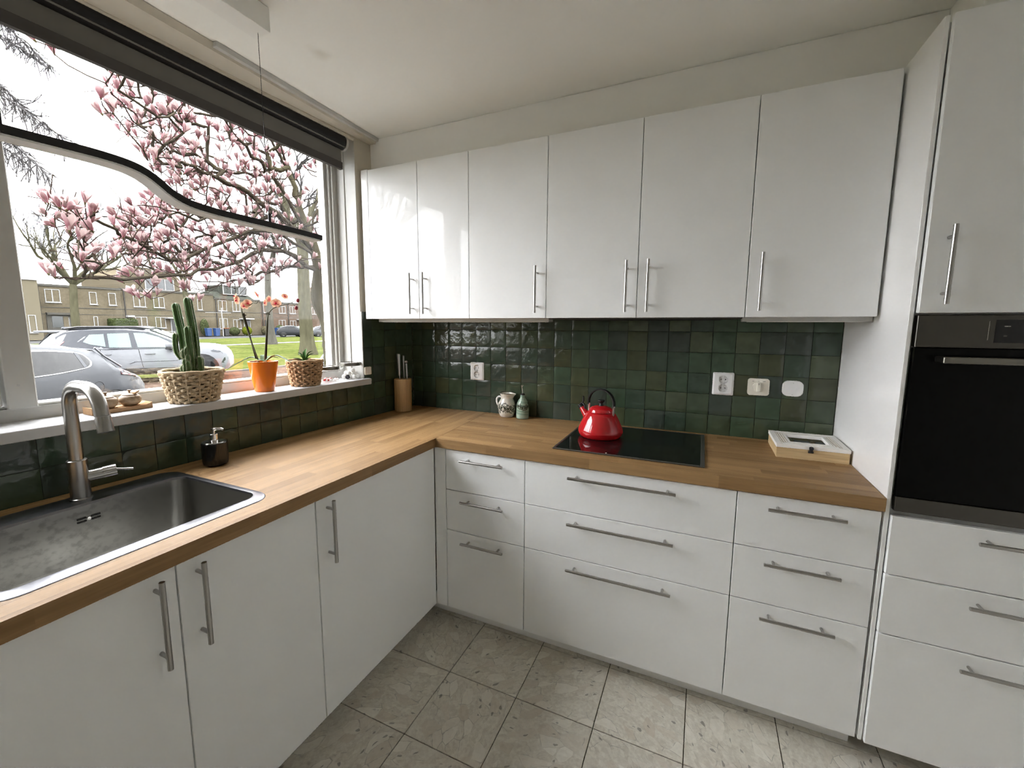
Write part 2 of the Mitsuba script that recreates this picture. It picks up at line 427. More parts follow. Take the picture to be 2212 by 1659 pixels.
# ceiling trim along the window: a moulded strip with an outer cover that stops short of the left
def strip(profile, a, b):
    """Sweeps an (outward, z) profile from a to b along the window wall; a, b = (x, y) of its outer edge."""
    a, b = np.array(a), np.array(b)
    n = len(profile)
    d = (b - a) / np.linalg.norm(b - a)
    o = np.array([-d[1], d[0]])
    if o[0] < 0: o = -o
    v = [[*(p + o * q[0]), q[1]] for p in (a, b) for q in profile]
    poly = trimesh.convex.convex_hull(np.array(v))
    return poly
ca, cb, cc = (0.043, -0.296), (0.070, -1.188), (0.100, -2.60)
put(struct('trim_3'), join(strip([(0, CEIL - 0.0022), (-0.16, CEIL - 0.0022), (-0.004, CEIL - 0.017), (-0.16, CEIL - 0.017)], ca, cb)), 'frame_paint')
put(struct('trim_4'), join(strip([(-0.012, CEIL - 0.0022), (-0.2, CEIL - 0.0022), (-0.022, CEIL - 0.026), (-0.2, CEIL - 0.026)], ca, cc),
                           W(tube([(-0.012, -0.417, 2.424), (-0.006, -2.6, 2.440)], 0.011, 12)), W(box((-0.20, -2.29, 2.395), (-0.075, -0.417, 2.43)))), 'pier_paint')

# the rest of the room, behind the camera
put(struct('wall_right'), box((ROOM_X, ROOM_Y - 0.2, -0.06), (ROOM_X + 0.2, 0.12, CEIL)), 'wall_paint')
put(struct('wall_rear'), box((-0.75, ROOM_Y - 0.2, -0.06), (ROOM_X + 0.2, ROOM_Y, CEIL)), 'wall_paint')

# the house around the room, as the cars and the street see it
diffuse('outer_brick', (0.16, 0.13, 0.10))
put(struct('wall_outer'), join(box((-0.32, -9.0, CEIL + 0.15), (ROOM_X + 0.25, 9.0, 6.0)), W(box((-0.33, 0.14, GROUND - .2), (-0.02, 9.0, CEIL + 0.15))), W(box((-0.36, -9.0, GROUND - .2), (-0.02, ROOM_Y - 0.32, CEIL + 0.15))), W(box((-0.36, ROOM_Y - .32, GROUND - .2), (-0.30, 0.14, 1.08)))), 'outer_brick')

# ------------------------------------------------------------------ cupboards
DF, DL, DU = -0.617, 0.583, -0.394            # faces of the back run, the left run, the wall cupboards
B0, B1 = 0.08, 0.88

def bar_handle(parent, a, b, out, foot=0.030, r=0.0058, post=0.0042, inset=0.03):
    """A round bar from a to b with two posts going back along -out to the front."""
    a, b, out = np.array(a, float), np.array(b, float), np.array(out, float)
    u = (b - a) / np.linalg.norm(b - a)
    h = part(parent, 'handle', join(rod(a, b, r, 16), rod(a + u * inset, a + u * inset - out * foot, post, 12), rod(b - u * inset, b - u * inset - out * foot, post, 12)), 'handle_steel', smooth=40)
    return h
HO = 0.033

def drawer_unit(name, label, x0, x1, handle_len, group=None):
    t = thing(name, label, 'cabinet', group)
    part(t, 'carcass', box((x0 + 0.001, DF + 0.022, B0 + 0.001), (x1 - 0.001, -0.03, B1 - 0.001)), 'carcass')
    for z0, z1 in ((0.68, B1 - 0.004), (0.48, 0.68), (B0, 0.48)):
        d = part(t, 'drawer_front', box((x0 + 0.0015, DF, z0 + 0.0015), (x1 - 0.0015, DF + 0.019, z1 - 0.0015), 0.0012), 'white_front')
        c = (x0 + x1) / 2
        bar_handle(d, (c - handle_len / 2, DF - HO, z1 - 0.040), (c + handle_len / 2, DF - HO, z1 - 0.040), (0, -1, 0), HO)
    return t
drawer_unit('drawer_cabinet', 'narrow white drawer cabinet in the corner beside the sink run, three short handles', 0.645, 1.044, 0.213)
drawer_unit('drawer_cabinet', 'wide white three-drawer cabinet under the hob, three long handles', 1.044, 1.843, 0.405)
drawer_unit('drawer_cabinet', 'white three-drawer cabinet between the wide drawers and the tall oven cabinet', 1.843, 2.240, 0.213)
solo('corner_filler', 'narrow white filler panel in the inner corner of the base cabinets', 'filler panel', join(box((DL - 0.0, DF + 0.001, B0 + 0.0), (0.6435, DF + 0.019, B1 - 0.003), 0.001)), 'white_front')

def door_unit(name, label, y0, y1, handle_y, group=None):
    """A unit of the left run, between y0 > y1, its door facing +x."""
    t = thing(name, label, 'cabinet', group)
    part(t, 'carcass', box((0.03, y1 + 0.001, B0 + 0.001), (DL - 0.022, y0 - 0.001, (0.70 if y1 < -1.4 else B1 - 0.001))), 'carcass')
    d = part(t, 'door', box((DL - 0.019, y1 + 0.0018, B0), (DL, y0 - 0.0018, B1 - 0.004), 0.0012), 'white_front')
    bar_handle(d, (DL + HO, handle_y, 0.865), (DL + HO, handle_y, 0.645), (1, 0, 0), HO, r=0.0062, post=0.0048)
    return t
door_unit('base_cabinet', 'white corner base cabinet with its handle at the left edge, nearest the drawers', DF - 0.002, -1.315, -1.268)
door_unit('base_cabinet', 'white base cabinet under the right half of the sink, handle on its left', -1.315, -1.733, -1.687)
door_unit('base_cabinet', 'white base cabinet at the lower left edge of the photo, handle on its right', -1.733, -2.150, -1.780)
solo('plinth', 'white toe-kick board set back under the sink run', 'plinth', box((0.500, -2.15, 0.001), (0.516, -0.56, 0.0795)), 'carcass')
solo('plinth', 'white toe-kick board set back under the drawer cabinets', 'plinth', box((0.52, -0.548, 0.001), (2.243, -0.532, 0.0795)), 'carcass')
# worktop: two lengths butted at the corner, holes for the sink and the hob
def slab(outer, holes, z0, z1):
    m = extrude([outer] + holes, z1 - z0)
    return shift(m, (0, 0, z0))
SX0, SX1, SY0, SY1 = -0.012, 0.522, -2.020, -1.421     # sink rim
wt = 'oak_along'
jx0, jx1 = 0.548, 0.598
solo('worktop', 'oak worktop along the window with the steel sink let into it', 'worktop',
     slab([(-0.1155, -2.62), (0.598, -2.62), (0.598, -0.6285), (0.5475, 0.017), (0.0055, 0.017)], [rrect(SX0 + .012, SY0 + .012, SX1 - .012, SY1 - .012, 0.05)], 0.88, WT), 'oak_along')
HX0, HX1, HY0, HY1 = 1.145, 1.737, -0.556, -0.036
solo('worktop', 'oak worktop along the green tiled wall with the black hob', 'worktop',
     slab([(0.5995, -0.6285), (2.243, -0.6285), (2.243, 0.017), (0.5490, 0.017)], [rrect(HX0 + .01, HY0 + .01, HX1 - .01, HY1 - .01, 0.006)], 0.88, WT), 'oak_across')

# wall cupboards
U0, U1 = 1.480, 2.262
def wall_unit(name, label, x0, x1, doors, under=None):
    t = thing(name, label, 'cabinet')
    part(t, 'carcass', box((x0 + 0.001, DU + 0.022, U0 + 0.003), (x1 - 0.001, 0.015, U1 - 0.003)), 'carcass')
    for a, b, hx in doors:
        d = part(t, 'door', box((a + 0.0014, DU, U0), (b - 0.0014, DU + 0.019, U1), 0.0012), 'white_front')
        bar_handle(d, (hx, DU - HO, 1.712), (hx, DU - HO, 1.503), (0, -1, 0), HO)
    return t
solo('corner_filler', 'narrow white filler strip between the wall cabinets and the window', 'filler panel', box((-0.006, DU + 0.0005, U0), (0.0385, DU + 0.30, U1 + 0.004), 0.0012), 'white_front')
wall_unit('wall_cabinet', 'white two-door wall cabinet in the corner, nearest the window', 0.040, 0.653, [(0.040, 0.357, 0.319), (0.357, 0.653, 0.400)])
wall_unit('wall_cabinet', 'single-door white wall cabinet above the double socket and jug, second from the window', 0.653, 1.050, [(0.653, 1.050, 1.0075)])
wall_unit('wall_cabinet', 'white two-door wall cabinet over the hob and kettle', 1.050, 1.842, [(1.050, 1.446, 1.404), (1.446, 1.842, 1.489)])
wall_unit('wall_cabinet', 'single-door white wall cabinet beside the tall oven cabinet', 1.842, 2.2425, [(1.842, 2.236, 1.884)])
for x0, x1, lb in ((0.03, 1.045, 'long slim white under-cabinet light above the knife block and jug'), (1.838, 2.243, 'short slim white under-cabinet light above the box and switches')):
    t = thing('under_cabinet_light', lb, 'light')
    part(t, 'housing', box((x0, -0.330, 1.4635), (x1, -0.27, 1.4825), 0.002), 'frame_paint')
    part(t, 'diffuser', box((x0 + 0.02, -0.318, 1.4618), (x1 - 0.02, -0.282, 1.4640)), 'lamp_diffuser')
t = thing('cooker_hood', 'slim dark cooker hood fitted under the wall cabinet over the hob', 'cooker hood')
part(t, 'body', box((1.056, -0.372, 1.4745), (1.836, 0.0, 1.4828), 0.001), 'dark_steel')
part(t, 'filter', box((1.12, -0.33, 1.4715), (1.77, -0.05, 1.4750)), 'gap_dark')

# tall cabinet with the oven
PX0, PX1 = 2.2455, 2.2565
TF = -0.617
t = thing('tall_cabinet', 'tall white oven cabinet at the right with a door above and three drawers below', 'cabinet')
part(t, 'side_panel', box((PX0, TF - 0.001, 0.08), (PX1, 0.018, 2.277), 0.001), 'white_panel')
part(t, 'carcass', join(box((2.2575, TF + 0.03, 0.08), (2.275, 0.01, 2.273)), box((2.845, TF + 0.03, 0.08), (2.863, 0.01, 2.273)), box((2.275, -0.02, 0.08), (2.845, -0.003, 2.273)),
                        box((2.275, TF + 0.03, 2.255), (2.845, -0.02, 2.273)), box((2.275, TF + 0.03, 1.482), (2.845, -0.02, 1.498)), box((2.275, TF + 0.03, 0.862), (2.845, -0.02, 0.878)), box((2.275, TF + 0.03, 0.082), (2.845, -0.02, 0.098))), 'carcass')
d = part(t, 'door', box((2.2600, TF - 0.019, 1.486), (2.860, TF, 2.272), 0.0015), 'white_front')
bar_handle(d, (2.3045, TF - 0.019 - HO, 1.722), (2.3045, TF - 0.019 - HO, 1.509), (0, -1, 0), HO)
for z0, z1 in ((0.68, 0.872), (0.48, 0.68), (0.08, 0.48)):
    d = part(t, 'drawer_front', box((2.2600, TF - 0.012, z0 + 0.002), (2.860, TF + 0.007, z1 - 0.002), 0.0015), 'white_front')
    bar_handle(d, (2.446, TF - 0.012 - HO, z1 - (0.036 if z1 > 0.8 else 0.041)), (2.674, TF - 0.012 - HO, z1 - (0.036 if z1 > 0.8 else 0.041)), (0, -1, 0), HO)
OX0, OX1, OF = 2.264, 2.856, -0.625
t = thing('built_in_oven', 'black glass built-in oven with a steel control panel and bar handle', 'oven')
part(t, 'body', box((2.279, OF + 0.03, 0.886), (2.841, -0.06, 1.474)), 'gap_dark')
part(t, 'control_panel', box((OX0, OF, 1.388), (OX1, OF + 0.026, 1.480), 0.0015), 'dark_steel')
dp = part(t, 'display', box((2.4285, OF - 0.0006, 1.4035), (2.69, OF + 0.004, 1.4665)), 'black_glass')
part(dp, 'symbol', shift(box((0, 0, 0), (0.012, 0.0006, 0.0016)), (2.446, OF - 0.0011, 1.448)), 'socket_grey')
part(dp, 'symbol', shift(box((0, 0, 0), (0.007, 0.0006, 0.005)), (2.446, OF - 0.0011, 1.420)), 'dark_steel')
part(t, 'etched_mark', box((2.415, OF - 0.0004, 1.41), (2.4165, OF + 0.001, 1.463)), 'brushed_steel')
part(t, 'door_glass', box((OX0, OF + 0.001, 0.934), (OX1, OF + 0.022, 1.386), 0.0012), 'oven_glass')
part(t, 'base_strip', box((OX0, OF, 0.886), (OX1, OF + 0.024, 0.932), 0.0012), 'dark_steel')
part(t, 'handle', join(box((2.312, OF - 0.052, 1.346), (2.808, OF - 0.040, 1.364), 0.002), box((2.312, OF - 0.045, 1.346), (2.328, OF + 0.002, 1.364), 0.002), box((2.792, OF - 0.045, 1.346), (2.808, OF + 0.002, 1.364), 0.002)), 'oven_steel')

# ------------------------------------------------------------------ sink and tap
def sink_bowl():
    """Rim flange, rolled edge, walls and bottom as one surface from concentric rounded rectangles."""
    levels = [(-0.004, 0.9225, 0.058), (0.000, 0.9255, 0.058), (0.030, 0.9262, 0.045), (0.0365, 0.9255, 0.042), (0.040, 0.919, 0.040), (0.042, 0.90, 0.040), (0.052, 0.765, 0.050), (0.060, 0.750, 0.055), (0.085, 0.744, 0.07), (0.17, 0.740, 0.08)]
    loops = [np.array(rrect(SX0 + d * (2.0 if d > 0.0365 and False else 1), SY0 + d, SX1 - d, SY1 - d, r, 8)) for d, z, r in levels]
    dx = [0 if d < 0.02 else 0.055 for d, z, r in levels]      # the tap deck is wider at the wall side
    loops = [np.array(rrect(SX0 + d + e, SY0 + d * 0.5 if d < 0.1 else SY0 + d, SX1 - d, SY1 - d * (0.5 if d < 0.1 else 1), r, 8)) for (d, z, r), e in zip(levels, dx)]
    n = len(loops[0])
    v = np.concatenate([np.column_stack([l, np.full(n, z)]) for l, (d, z, r) in zip(loops, levels)] + [[[*loops[-1].mean(0), 0.738]]])
    k = np.arange(n); k2 = (k + 1) % n
    f = [np.concatenate([np.stack([o + k, o + k2, o + n + k2], 1), np.stack([o + k, o + n + k2, o + n + k], 1)]) for o in range(0, n * (len(loops) - 1), n)]
    o = n * (len(loops) - 1)
    f.append(np.stack([o + k, o + k2, np.full(n, len(v) - 1)], 1))
    return trimesh.Trimesh(v, np.concatenate(f), process=False)
t = thing('kitchen_sink', 'rectangular stainless steel sink let into the worktop under the window', 'sink')
sb = sink_bowl()
hi = sb.triangles_center[:, 2] > 0.9185
part(t, 'rim', sb.submesh([np.where(hi)[0]])[0], 'rim_steel', smooth=35)
part(t, 'bowl', sb.submesh([np.where(~hi)[0]])[0], 'sink_steel', smooth=45)
bx = SX0 + 0.0425 + 0.055
def slot_at(y, z): return rounded((bx + 0.001, y - 0.011, z - 0.0028), (bx + 0.0035, y + 0.011, z + 0.0028), 0.0013)
ov = part(t, 'overflow', join(*[slot_at(y, z) for y in (-1.716, -1.683) for z in (0.884, 0.875)]), 'gap_dark')
part(ov, 'screw', tube([(bx, -1.6995, 0.8795), (bx + 0.0045, -1.6995, 0.8795)], 0.0045, 12), 'chrome')
part(t, 'drain', lathe([(0, 0.741), (0.030, 0.741), (0.040, 0.7435), (0.045, 0.7415)], 32, (0.27, -1.72, 0)), 'chrome', smooth=30)

t = thing('kitchen_tap', 'brushed steel mixer tap with a curved spout behind the sink', 'tap')
fx, fy = 0.030, -1.690
part(t, 'body', lathe([(0, 0.926), (0.0265, 0.926), (0.0265, 0.930), (0.0238, 0.932), (0.0238, 1.046), (0.0215, 1.0485), (0, 1.0485)], 36, (fx, fy, 0)), 'brushed_steel', smooth=35)
pth = [(fx, fy, 1.04), (fx, fy, 1.12)]
def arc(c, r, a0, a1, n=10):
    return [(fx + c[0] + r * math.cos(math.radians(a)), fy, c[1] + r * math.sin(math.radians(a))) for a in np.linspace(a0, a1, n)]
sp = [(fx, fy, 1.046), (fx, fy, 1.14), (fx, fy, 1.205)] + arc((0.060, 1.213), 0.060, 180, 90, 12) + arc((0.105, 1.198), 0.075, 90, 14, 14)
ex = np.array(sp[-1]); dirn = np.array([math.sin(math.radians(14)), 0, -math.cos(math.radians(14))])
sp += [tuple(ex + dirn * 0.020)]
part(t, 'spout', tube(sp, 0.0172, 24), 'brushed_steel', smooth=40)
q = ex + dirn * 0.0215
part(t, 'nozzle', join(tube([q, q + dirn * 0.043], [0.0176, 0.0190], 24), tube([q + dirn * 0.043, q + dirn * 0.0445], [0.0165, 0.014], 24)), 'brushed_steel', smooth=35)
lv = part(t, 'valve', tube([(fx + 0.004, fy + 0.018, 0.992), (fx + 0.016, fy + 0.052, 0.995), (fx + 0.0163, fy + 0.0525, 0.995), (fx + 0.027, fy + 0.082, 0.998)], [0.0165, 0.0165, 0.0175, 0.0175], 24), 'brushed_steel', smooth=35)
part(lv, 'lever', tube([(fx + 0.026, fy + 0.074, 1.000), (fx + 0.058, fy + 0.112, 0.995)], [0.0042, 0.0034], 12), 'chrome', smooth=35)
q2 = q + dirn * 0.0445
solo('water_drop', 'water drop hanging from the tap nozzle', 'water drop', shift(trimesh.creation.icosphere(subdivisions=2, radius=0.0042), q2 + dirn * 0.002), mat('water', {'type': 'dielectric', 'int_ior': 1.33}, False), smooth=True)
rg = np.random.default_rng(3)
drops = []
for _ in range(26):
    y = rg.uniform(-1.75, -1.43); x = 0.528 + rg.uniform(0, 0.03)
    r = rg.uniform(0.0010, 0.0026)
    s = trimesh.creation.icosphere(subdivisions=1, radius=r); s.vertices[:, 2] *= 0.45
    drops.append(shift(s, (x, y, WT + 0.0003)))
put(thing('splash_drops', 'spatter of small water drops on the oak beside the sink rim', 'water drops'), join(drops), 'water', smooth=True)
labels['splash_drops']['kind'] = 'stuff'

# ------------------------------------------------------------------ hob and kettle
t = thing('induction_hob', 'black glass hob with a thin grey metal edge, set in the oak worktop', 'hob')
part(t, 'glass', shift(extrude(rrect(HX0 + .010, HY0 + .006, HX1 - .014, HY1 - .006, 0.003), 0.0053), (0, 0, 0.9223)), 'black_glass')
for a, b in (((HX0, HY0), (HX0 + .011, HY1)), ((HX1 - .016, HY0), (HX1, HY1)), ((HX0 + .011, HY0), (HX1 - .016, HY0 + .0065)), ((HX0 + .011, HY1 - .0065), (HX1 - .016, HY1))):
    part(t, 'edge_trim', box((*a, 0.9223), (*b, 0.929), 0.002), 'hob_trim')
part(t, 'touch_mark', box((1.366, -0.541, 0.9272), (1.372, -0.533, 0.9279)), 'lamp_white')

kx, ky, kz = 1.288, -0.270, 0.9278
t = thing('kettle', 'red enamel whistling kettle with a black hoop handle on the hob', 'kettle')
kb = [(r_, z_ * 1.06) for r_, z_ in [(0, 0.0), (0.084, 0.0), (0.090, 0.002), (0.0985, 0.011), (0.1025, 0.021), (0.1030, 0.027), (0.1012, 0.036), (0.0925, 0.056), (0.0815, 0.080), (0.072, 0.096), (0.064, 0.1055), (0.0575, 0.1095)]]
part(t, 'body', lathe(kb, 64, (kx, ky, kz)), 'red_enamel', smooth=40)
ld = part(t, 'lid', lathe([(0.0565, 0.1095), (0.0570, 0.1125), (0.0550, 0.1140), (0.0530, 0.1225), (0.046, 0.131), (0.032, 0.1365), (0.012, 0.1390), (0, 0.1392)], 56, (kx, ky, kz + .0062)), 'red_enamel', smooth=40)
part(ld, 'knob', lathe([(0.012, 0.136), (0.0095, 0.140), (0.0085, 0.150), (0.0145, 0.158), (0.0165, 0.162), (0.0155, 0.1645), (0, 0.1655)], 32, (kx, ky, kz + .008)), 'black_matt', smooth=40)
part(ld, 'rim', shift(trimesh.creation.torus(0.0572, 0.0016, 48, 8), (kx, ky, kz + 0.1187)), 'red_enamel', smooth=True)
hd = np.array([0.93, -0.36])                 # the handle's plane runs from spout to back
def kp(r, z): return (kx + hd[0] * r, ky + hd[1] * r, kz + z)
so = part(t, 'spout', tube([kp(-0.060, 0.072), kp(-0.090, 0.100), kp(-0.1135, 0.1265)], [0.0245, 0.0165, 0.0115], 24), 'red_enamel', smooth=40)
part(so, 'whistle', join(tube([kp(-0.110, 0.122), kp(-0.121, 0.1345), kp(-0.1215, 0.135)], [0.0128, 0.0128, 0.010], 20), tube([kp(-0.118, 0.140), kp(-0.106, 0.146), kp(-0.100, 0.158), kp(-0.101, 0.172), kp(-0.104, 0.178)], [0.003, 0.0042, 0.004, 0.004, 0.0045], 10),
                         tube([kp(-0.108, 0.146), kp(-0.097, 0.140), kp(-0.090, 0.130), kp(-0.088, 0.118)], [0.003, 0.005, 0.006, 0.005], 10)), 'black_matt', smooth=40)
hp = []
for a in np.linspace(-12, 192, 44):
    r = math.radians(a)
    hp.append((0.0685 * math.cos(r), 0.158 + 0.064 * math.sin(r)))
side = np.array([-hd[1], hd[0]])
hv, hf = [], []
for i, (r, z) in enumerate(hp):
    a = math.radians(np.linspace(-12, 192, 44)[i])
    nr = np.array([math.cos(a), math.sin(a)])
    for w, o in ((-0.008, -0.0022), (0.008, -0.0022), (0.0095, 0.0024), (0.0, 0.0036), (-0.0095, 0.0024)):
        R_, Z_ = r + nr[0] * o, z + nr[1] * o
        p3 = np.array(kp(R_, Z_)); p3[:2] += side * w
        hv.append(p3)
for i in range(len(hp) - 1):
    for k in range(5):
        a, b = i * 5 + k, i * 5 + (k + 1) % 5
        hf += [[a, b, b + 5], [a, b + 5, a + 5]]
n = len(hv)
hf += [[0, 2, 1], [0, 3, 2], [0, 4, 3], [n - 5, n - 4, n - 3], [n - 5, n - 3, n - 2], [n - 5, n - 2, n - 1]]
part(t, 'handle', trimesh.Trimesh(np.array(hv), hf, process=False), 'black_matt', smooth=45)
for s in (-1, 1):
    lo, hi2 = kp(s * 0.060, 0.098), kp(s * 0.0685, 0.150)
    part(t, 'bracket', join(tube([lo, kp(s * 0.066, 0.112), hi2], [0.006, 0.0055, 0.006], 12), shift(trimesh.creation.icosphere(subdivisions=2, radius=0.0068), np.array(kp(s * 0.069, 0.146)))), 'chrome', smooth=40)

# ------------------------------------------------------------------ things on the worktop
def olive_fn(cx, cy, ground, lo, hi, seed):
    def fn(p, n, uv):
        th = dr.atan2(p.y - cy, p.x - cx)
        h = (p.z - WT)
        x, y = th * 0.05, h
        mid = 0.5 * (lo + hi) + 0.006 * dr.sin(th * 3 + seed)
        def leaves(k, ang, sx, sy):
            ca, sa = math.cos(ang), math.sin(ang)
            u, v = (ca * x + sa * y) * sx + k * 3.7, (-sa * x + ca * y) * sy + k * 1.9
            iu, iv = dr.floor(u), dr.floor(v)
            du, dv = u - iu - 0.5 + 0.25 * (cell_rand(iu, iv, 20 + k) - 0.5), v - iv - 0.5 + 0.2 * (cell_rand(iu, iv, 30 + k) - 0.5)
            return dr.square(du * 2.3) + dr.square(dv * 2.9) < 0.75
        band = dr.abs(h - mid) < (0.5 * (hi - lo)) * (0.75 + 0.5 * noise(th * 7, seed))
        on = band & (leaves(1, 0.8 + seed, 42, 125) | leaves(2, -0.5 + seed, 46, 130) | (dr.square(dr.sin(th * 9 + seed)) + dr.square((h - mid) * 160) < 0.7))
        rim = h > 0.1365
        base = mi.Color3f(ground(p, th, h))
        dark = mix((0.020, 0.024, 0.016), (0.045, 0.055, 0.030), noise(th * 30, h * 300))
        return dr.select(on, dark, dr.select(rim, mi.Color3f(0.06, 0.055, 0.045), base))
    return fn
jx, jy = 0.700, -0.040
mat('jug_glaze', {'type': 'roughplastic', 'diffuse_reflectance': mikit.proc(olive_fn(jx, jy, lambda p, th, h: mi.Color3f(0.70, 0.67, 0.60) * (0.9 + 0.2 * fbm(p.x * 60, p.y * 60, p.z * 60)), 0.030, 0.080, 0.0)), 'alpha': 0.06})
t = thing('jug', 'small cream ceramic jug painted with dark olive leaves, by the green tiles', 'jug')
jm = lathe([(0, 0.001), (0.034, 0.001), (0.038, 0.004), (0.045, 0.020), (0.0515, 0.045), (0.0525, 0.060), (0.0485, 0.080), (0.040, 0.096), (0.0345, 0.106), (0.0335, 0.113), (0.036, 0.124), (0.0405, 0.135), (0.0415, 0.1385), (0.0395, 0.1395), (0.0375, 0.1370), (0.032, 0.120), (0.030, 0.110), (0.036, 0.095), (0.046, 0.07), (0.044, 0.03), (0.0, 0.012)], 56, (0, 0, WT))
v = jm.vertices
th = np.arctan2(v[:, 1], v[:, 0]); k = np.clip((v[:, 2] - WT - 0.10) / 0.04, 0, 1) * np.exp(-(th / 0.42) ** 2)
v[:, 0] += 0.016 * k; v[:, 2] -= 0.004 * k
jm.vertices = v
part(t, 'body', shift(jm, (jx, jy, 0)), 'jug_glaze', smooth=45)
part(t, 'handle', shift(tube(smooth_line([(-0.034, 0, WT + 0.112), (-0.052, 0, WT + 0.114), (-0.065, 0, WT + 0.098), (-0.062, 0, WT + 0.074), (-0.049, 0, WT + 0.058)], 24), 0.0052, 14), (jx, jy, 0)), 'white_plastic', smooth=40)
ox, oy = 0.800, -0.045
mat('bottle_glaze', {'type': 'roughplastic', 'diffuse_reflectance': mikit.proc(olive_fn(ox, oy, lambda p, th, h: mix((0.20, 0.30, 0.23), (0.36, 0.45, 0.36), smoothstep(0.2, 0.8, noise(0.3, h * 150 + 0.6 * th))), 0.055, 0.085, 1.3)), 'alpha': 0.07})
t = thing('oil_bottle', 'pale green ceramic oil bottle with a pouring spout, right of the jug', 'oil bottle')
part(t, 'body', lathe([(0, 0.001), (0.032, 0.001), (0.0355, 0.004), (0.0362, 0.020), (0.0360, 0.070), (0.033, 0.084), (0.024, 0.104), (0.0155, 0.116), (0.0135, 0.126), (0.0145, 0.132), (0.0130, 0.1345), (0, 0.1345)], 48, (ox, oy, WT)), 'bottle_glaze', smooth=45)
sp_ = part(t, 'stopper', lathe([(0, 0.132), (0.0125, 0.1335), (0.0125, 0.139), (0.008, 0.144), (0, 0.145)], 24, (ox, oy, WT)), 'black_matt', smooth=40)
part(sp_, 'pouring_spout', join(tube(smooth_line([(ox, oy, WT + 0.143), (ox - 0.003, oy, WT + 0.165), (ox - 0.006, oy - 0.004, WT + 0.190)], 10), [0.0032] * 5 + [0.0026] * 5, 10), tube([(ox - 0.004, oy - 0.002, WT + 0.180), (ox + 0.006, oy - 0.006, WT + 0.191)], 0.0018, 8)), 'chrome', smooth=40)

bx_, by_ = 0.055, -0.160
def bamboo(p, n, uv):
    th = dr.atan2(p.y - by_, p.x - bx_)
    g = fbm(th * 26, p.z * 6, 3, octaves=3)
    return mix((0.40, 0.235, 0.10), (0.60, 0.40, 0.20), dr.clip(0.5 + 1.4 * (g - 0.5), 0, 1))
mat('bamboo', {'type': 'roughplastic', 'diffuse_reflectance': mikit.proc(bamboo), 'alpha': 0.2})
t = thing('knife_block', 'round bamboo knife block in the dark corner of the worktop', 'knife block')
part(t, 'body', lathe([(0, 0.001), (0.050, 0.001), (0.0525, 0.004), (0.0525, 0.196), (0.0500, 0.199), (0, 0.199)], 48, (bx_, by_, WT)), 'bamboo', smooth=35)
for sx, sy, w in ((-0.024, 0.006, 0.034), (-0.006, 0.020, 0.030), (0.020, 0.004, 0.026), (0.006, -0.020, 0.040)):
    part(t, 'slot', shift(box((-w / 2, -0.002, 0), (w / 2, 0.002, 0.0008)), (bx_ + sx, by_ + sy, WT + 0.1985)), 'gap_dark')
def knife(label, dx, dy, z1, r, lean, ball=False):
    k = thing('kitchen_knife', label, 'knife', None)
    p0 = np.array([bx_ + dx, by_ + dy, WT + 0.1995]); p1 = p0 + np.array([lean, 0, z1])
    mid = p0 + (p1 - p0) * 0.12
    part(k, 'blade', tube([p0 - (p1 - p0) * 0.8, mid], [0.002, 0.004], 8), 'brushed_steel')
    if ball:
        part(k, 'handle', join(tube([mid, p0 + (p1 - p0) * .84], [r, r * .9], 14), shift(trimesh.creation.icosphere(subdivisions=2, radius=r * 1.35), p1 - (0, 0, r))), 'handle_steel', smooth=40)
    else:
        part(k, 'handle', tube([mid, p0 + (p1 - p0) * .5, p0 + (p1 - p0) * .96, p1], [r * .72, r * .9, r * 1.12, r * .9], 16), 'handle_steel', smooth=40)
knife('thick steel-handled knife standing at the left of the bamboo block', -0.022, 0.0, 0.150, 0.0115, -0.006)
knife('thin steel-handled knife at the back of the bamboo block', -0.004, 0.020, 0.140, 0.0055, -0.002)
knife('short steel-handled knife with a ball end at the right of the block', 0.028, 0.006, 0.110, 0.0072, -0.003, True)

sx_, sy_ = 0.058, -1.305
t = thing('soap_dispenser', 'black glass soap dispenser with a chrome pump beside the sink', 'soap dispenser')
part(t, 'bottle', lathe([(0, 0.001), (0.032, 0.001), (0.040, 0.006), (0.0425, 0.016), (0.0430, 0.030), (0.0430, 0.086), (0.0410, 0.0885), (0, 0.0885)], 48, (sx_, sy_, WT)), 'black_gloss', smooth=35)
pm = part(t, 'pump', lathe([(0.0405, 0.0885), (0.0390, 0.0915), (0.020, 0.0940), (0.0145, 0.096), (0.0138, 0.100), (0.0138, 0.118), (0.0125, 0.1195), (0.0052, 0.1198), (0.0052, 0.136), (0, 0.136)], 36, (sx_, sy_, WT)), 'chrome', smooth=35)
part(pm, 'nozzle', join(rounded((sx_ - 0.008, sy_ - 0.007, WT + 0.132), (sx_ + 0.012, sy_ + 0.010, WT + 0.141), 0.004), tube([(sx_, sy_, WT + 0.1375), (sx_ + 0.020, sy_ + 0.016, WT + 0.1375), (sx_ + 0.028, sy_ + 0.020, WT + 0.134)], [0.006, 0.005, 0.0042], 14)), 'chrome', smooth=40)

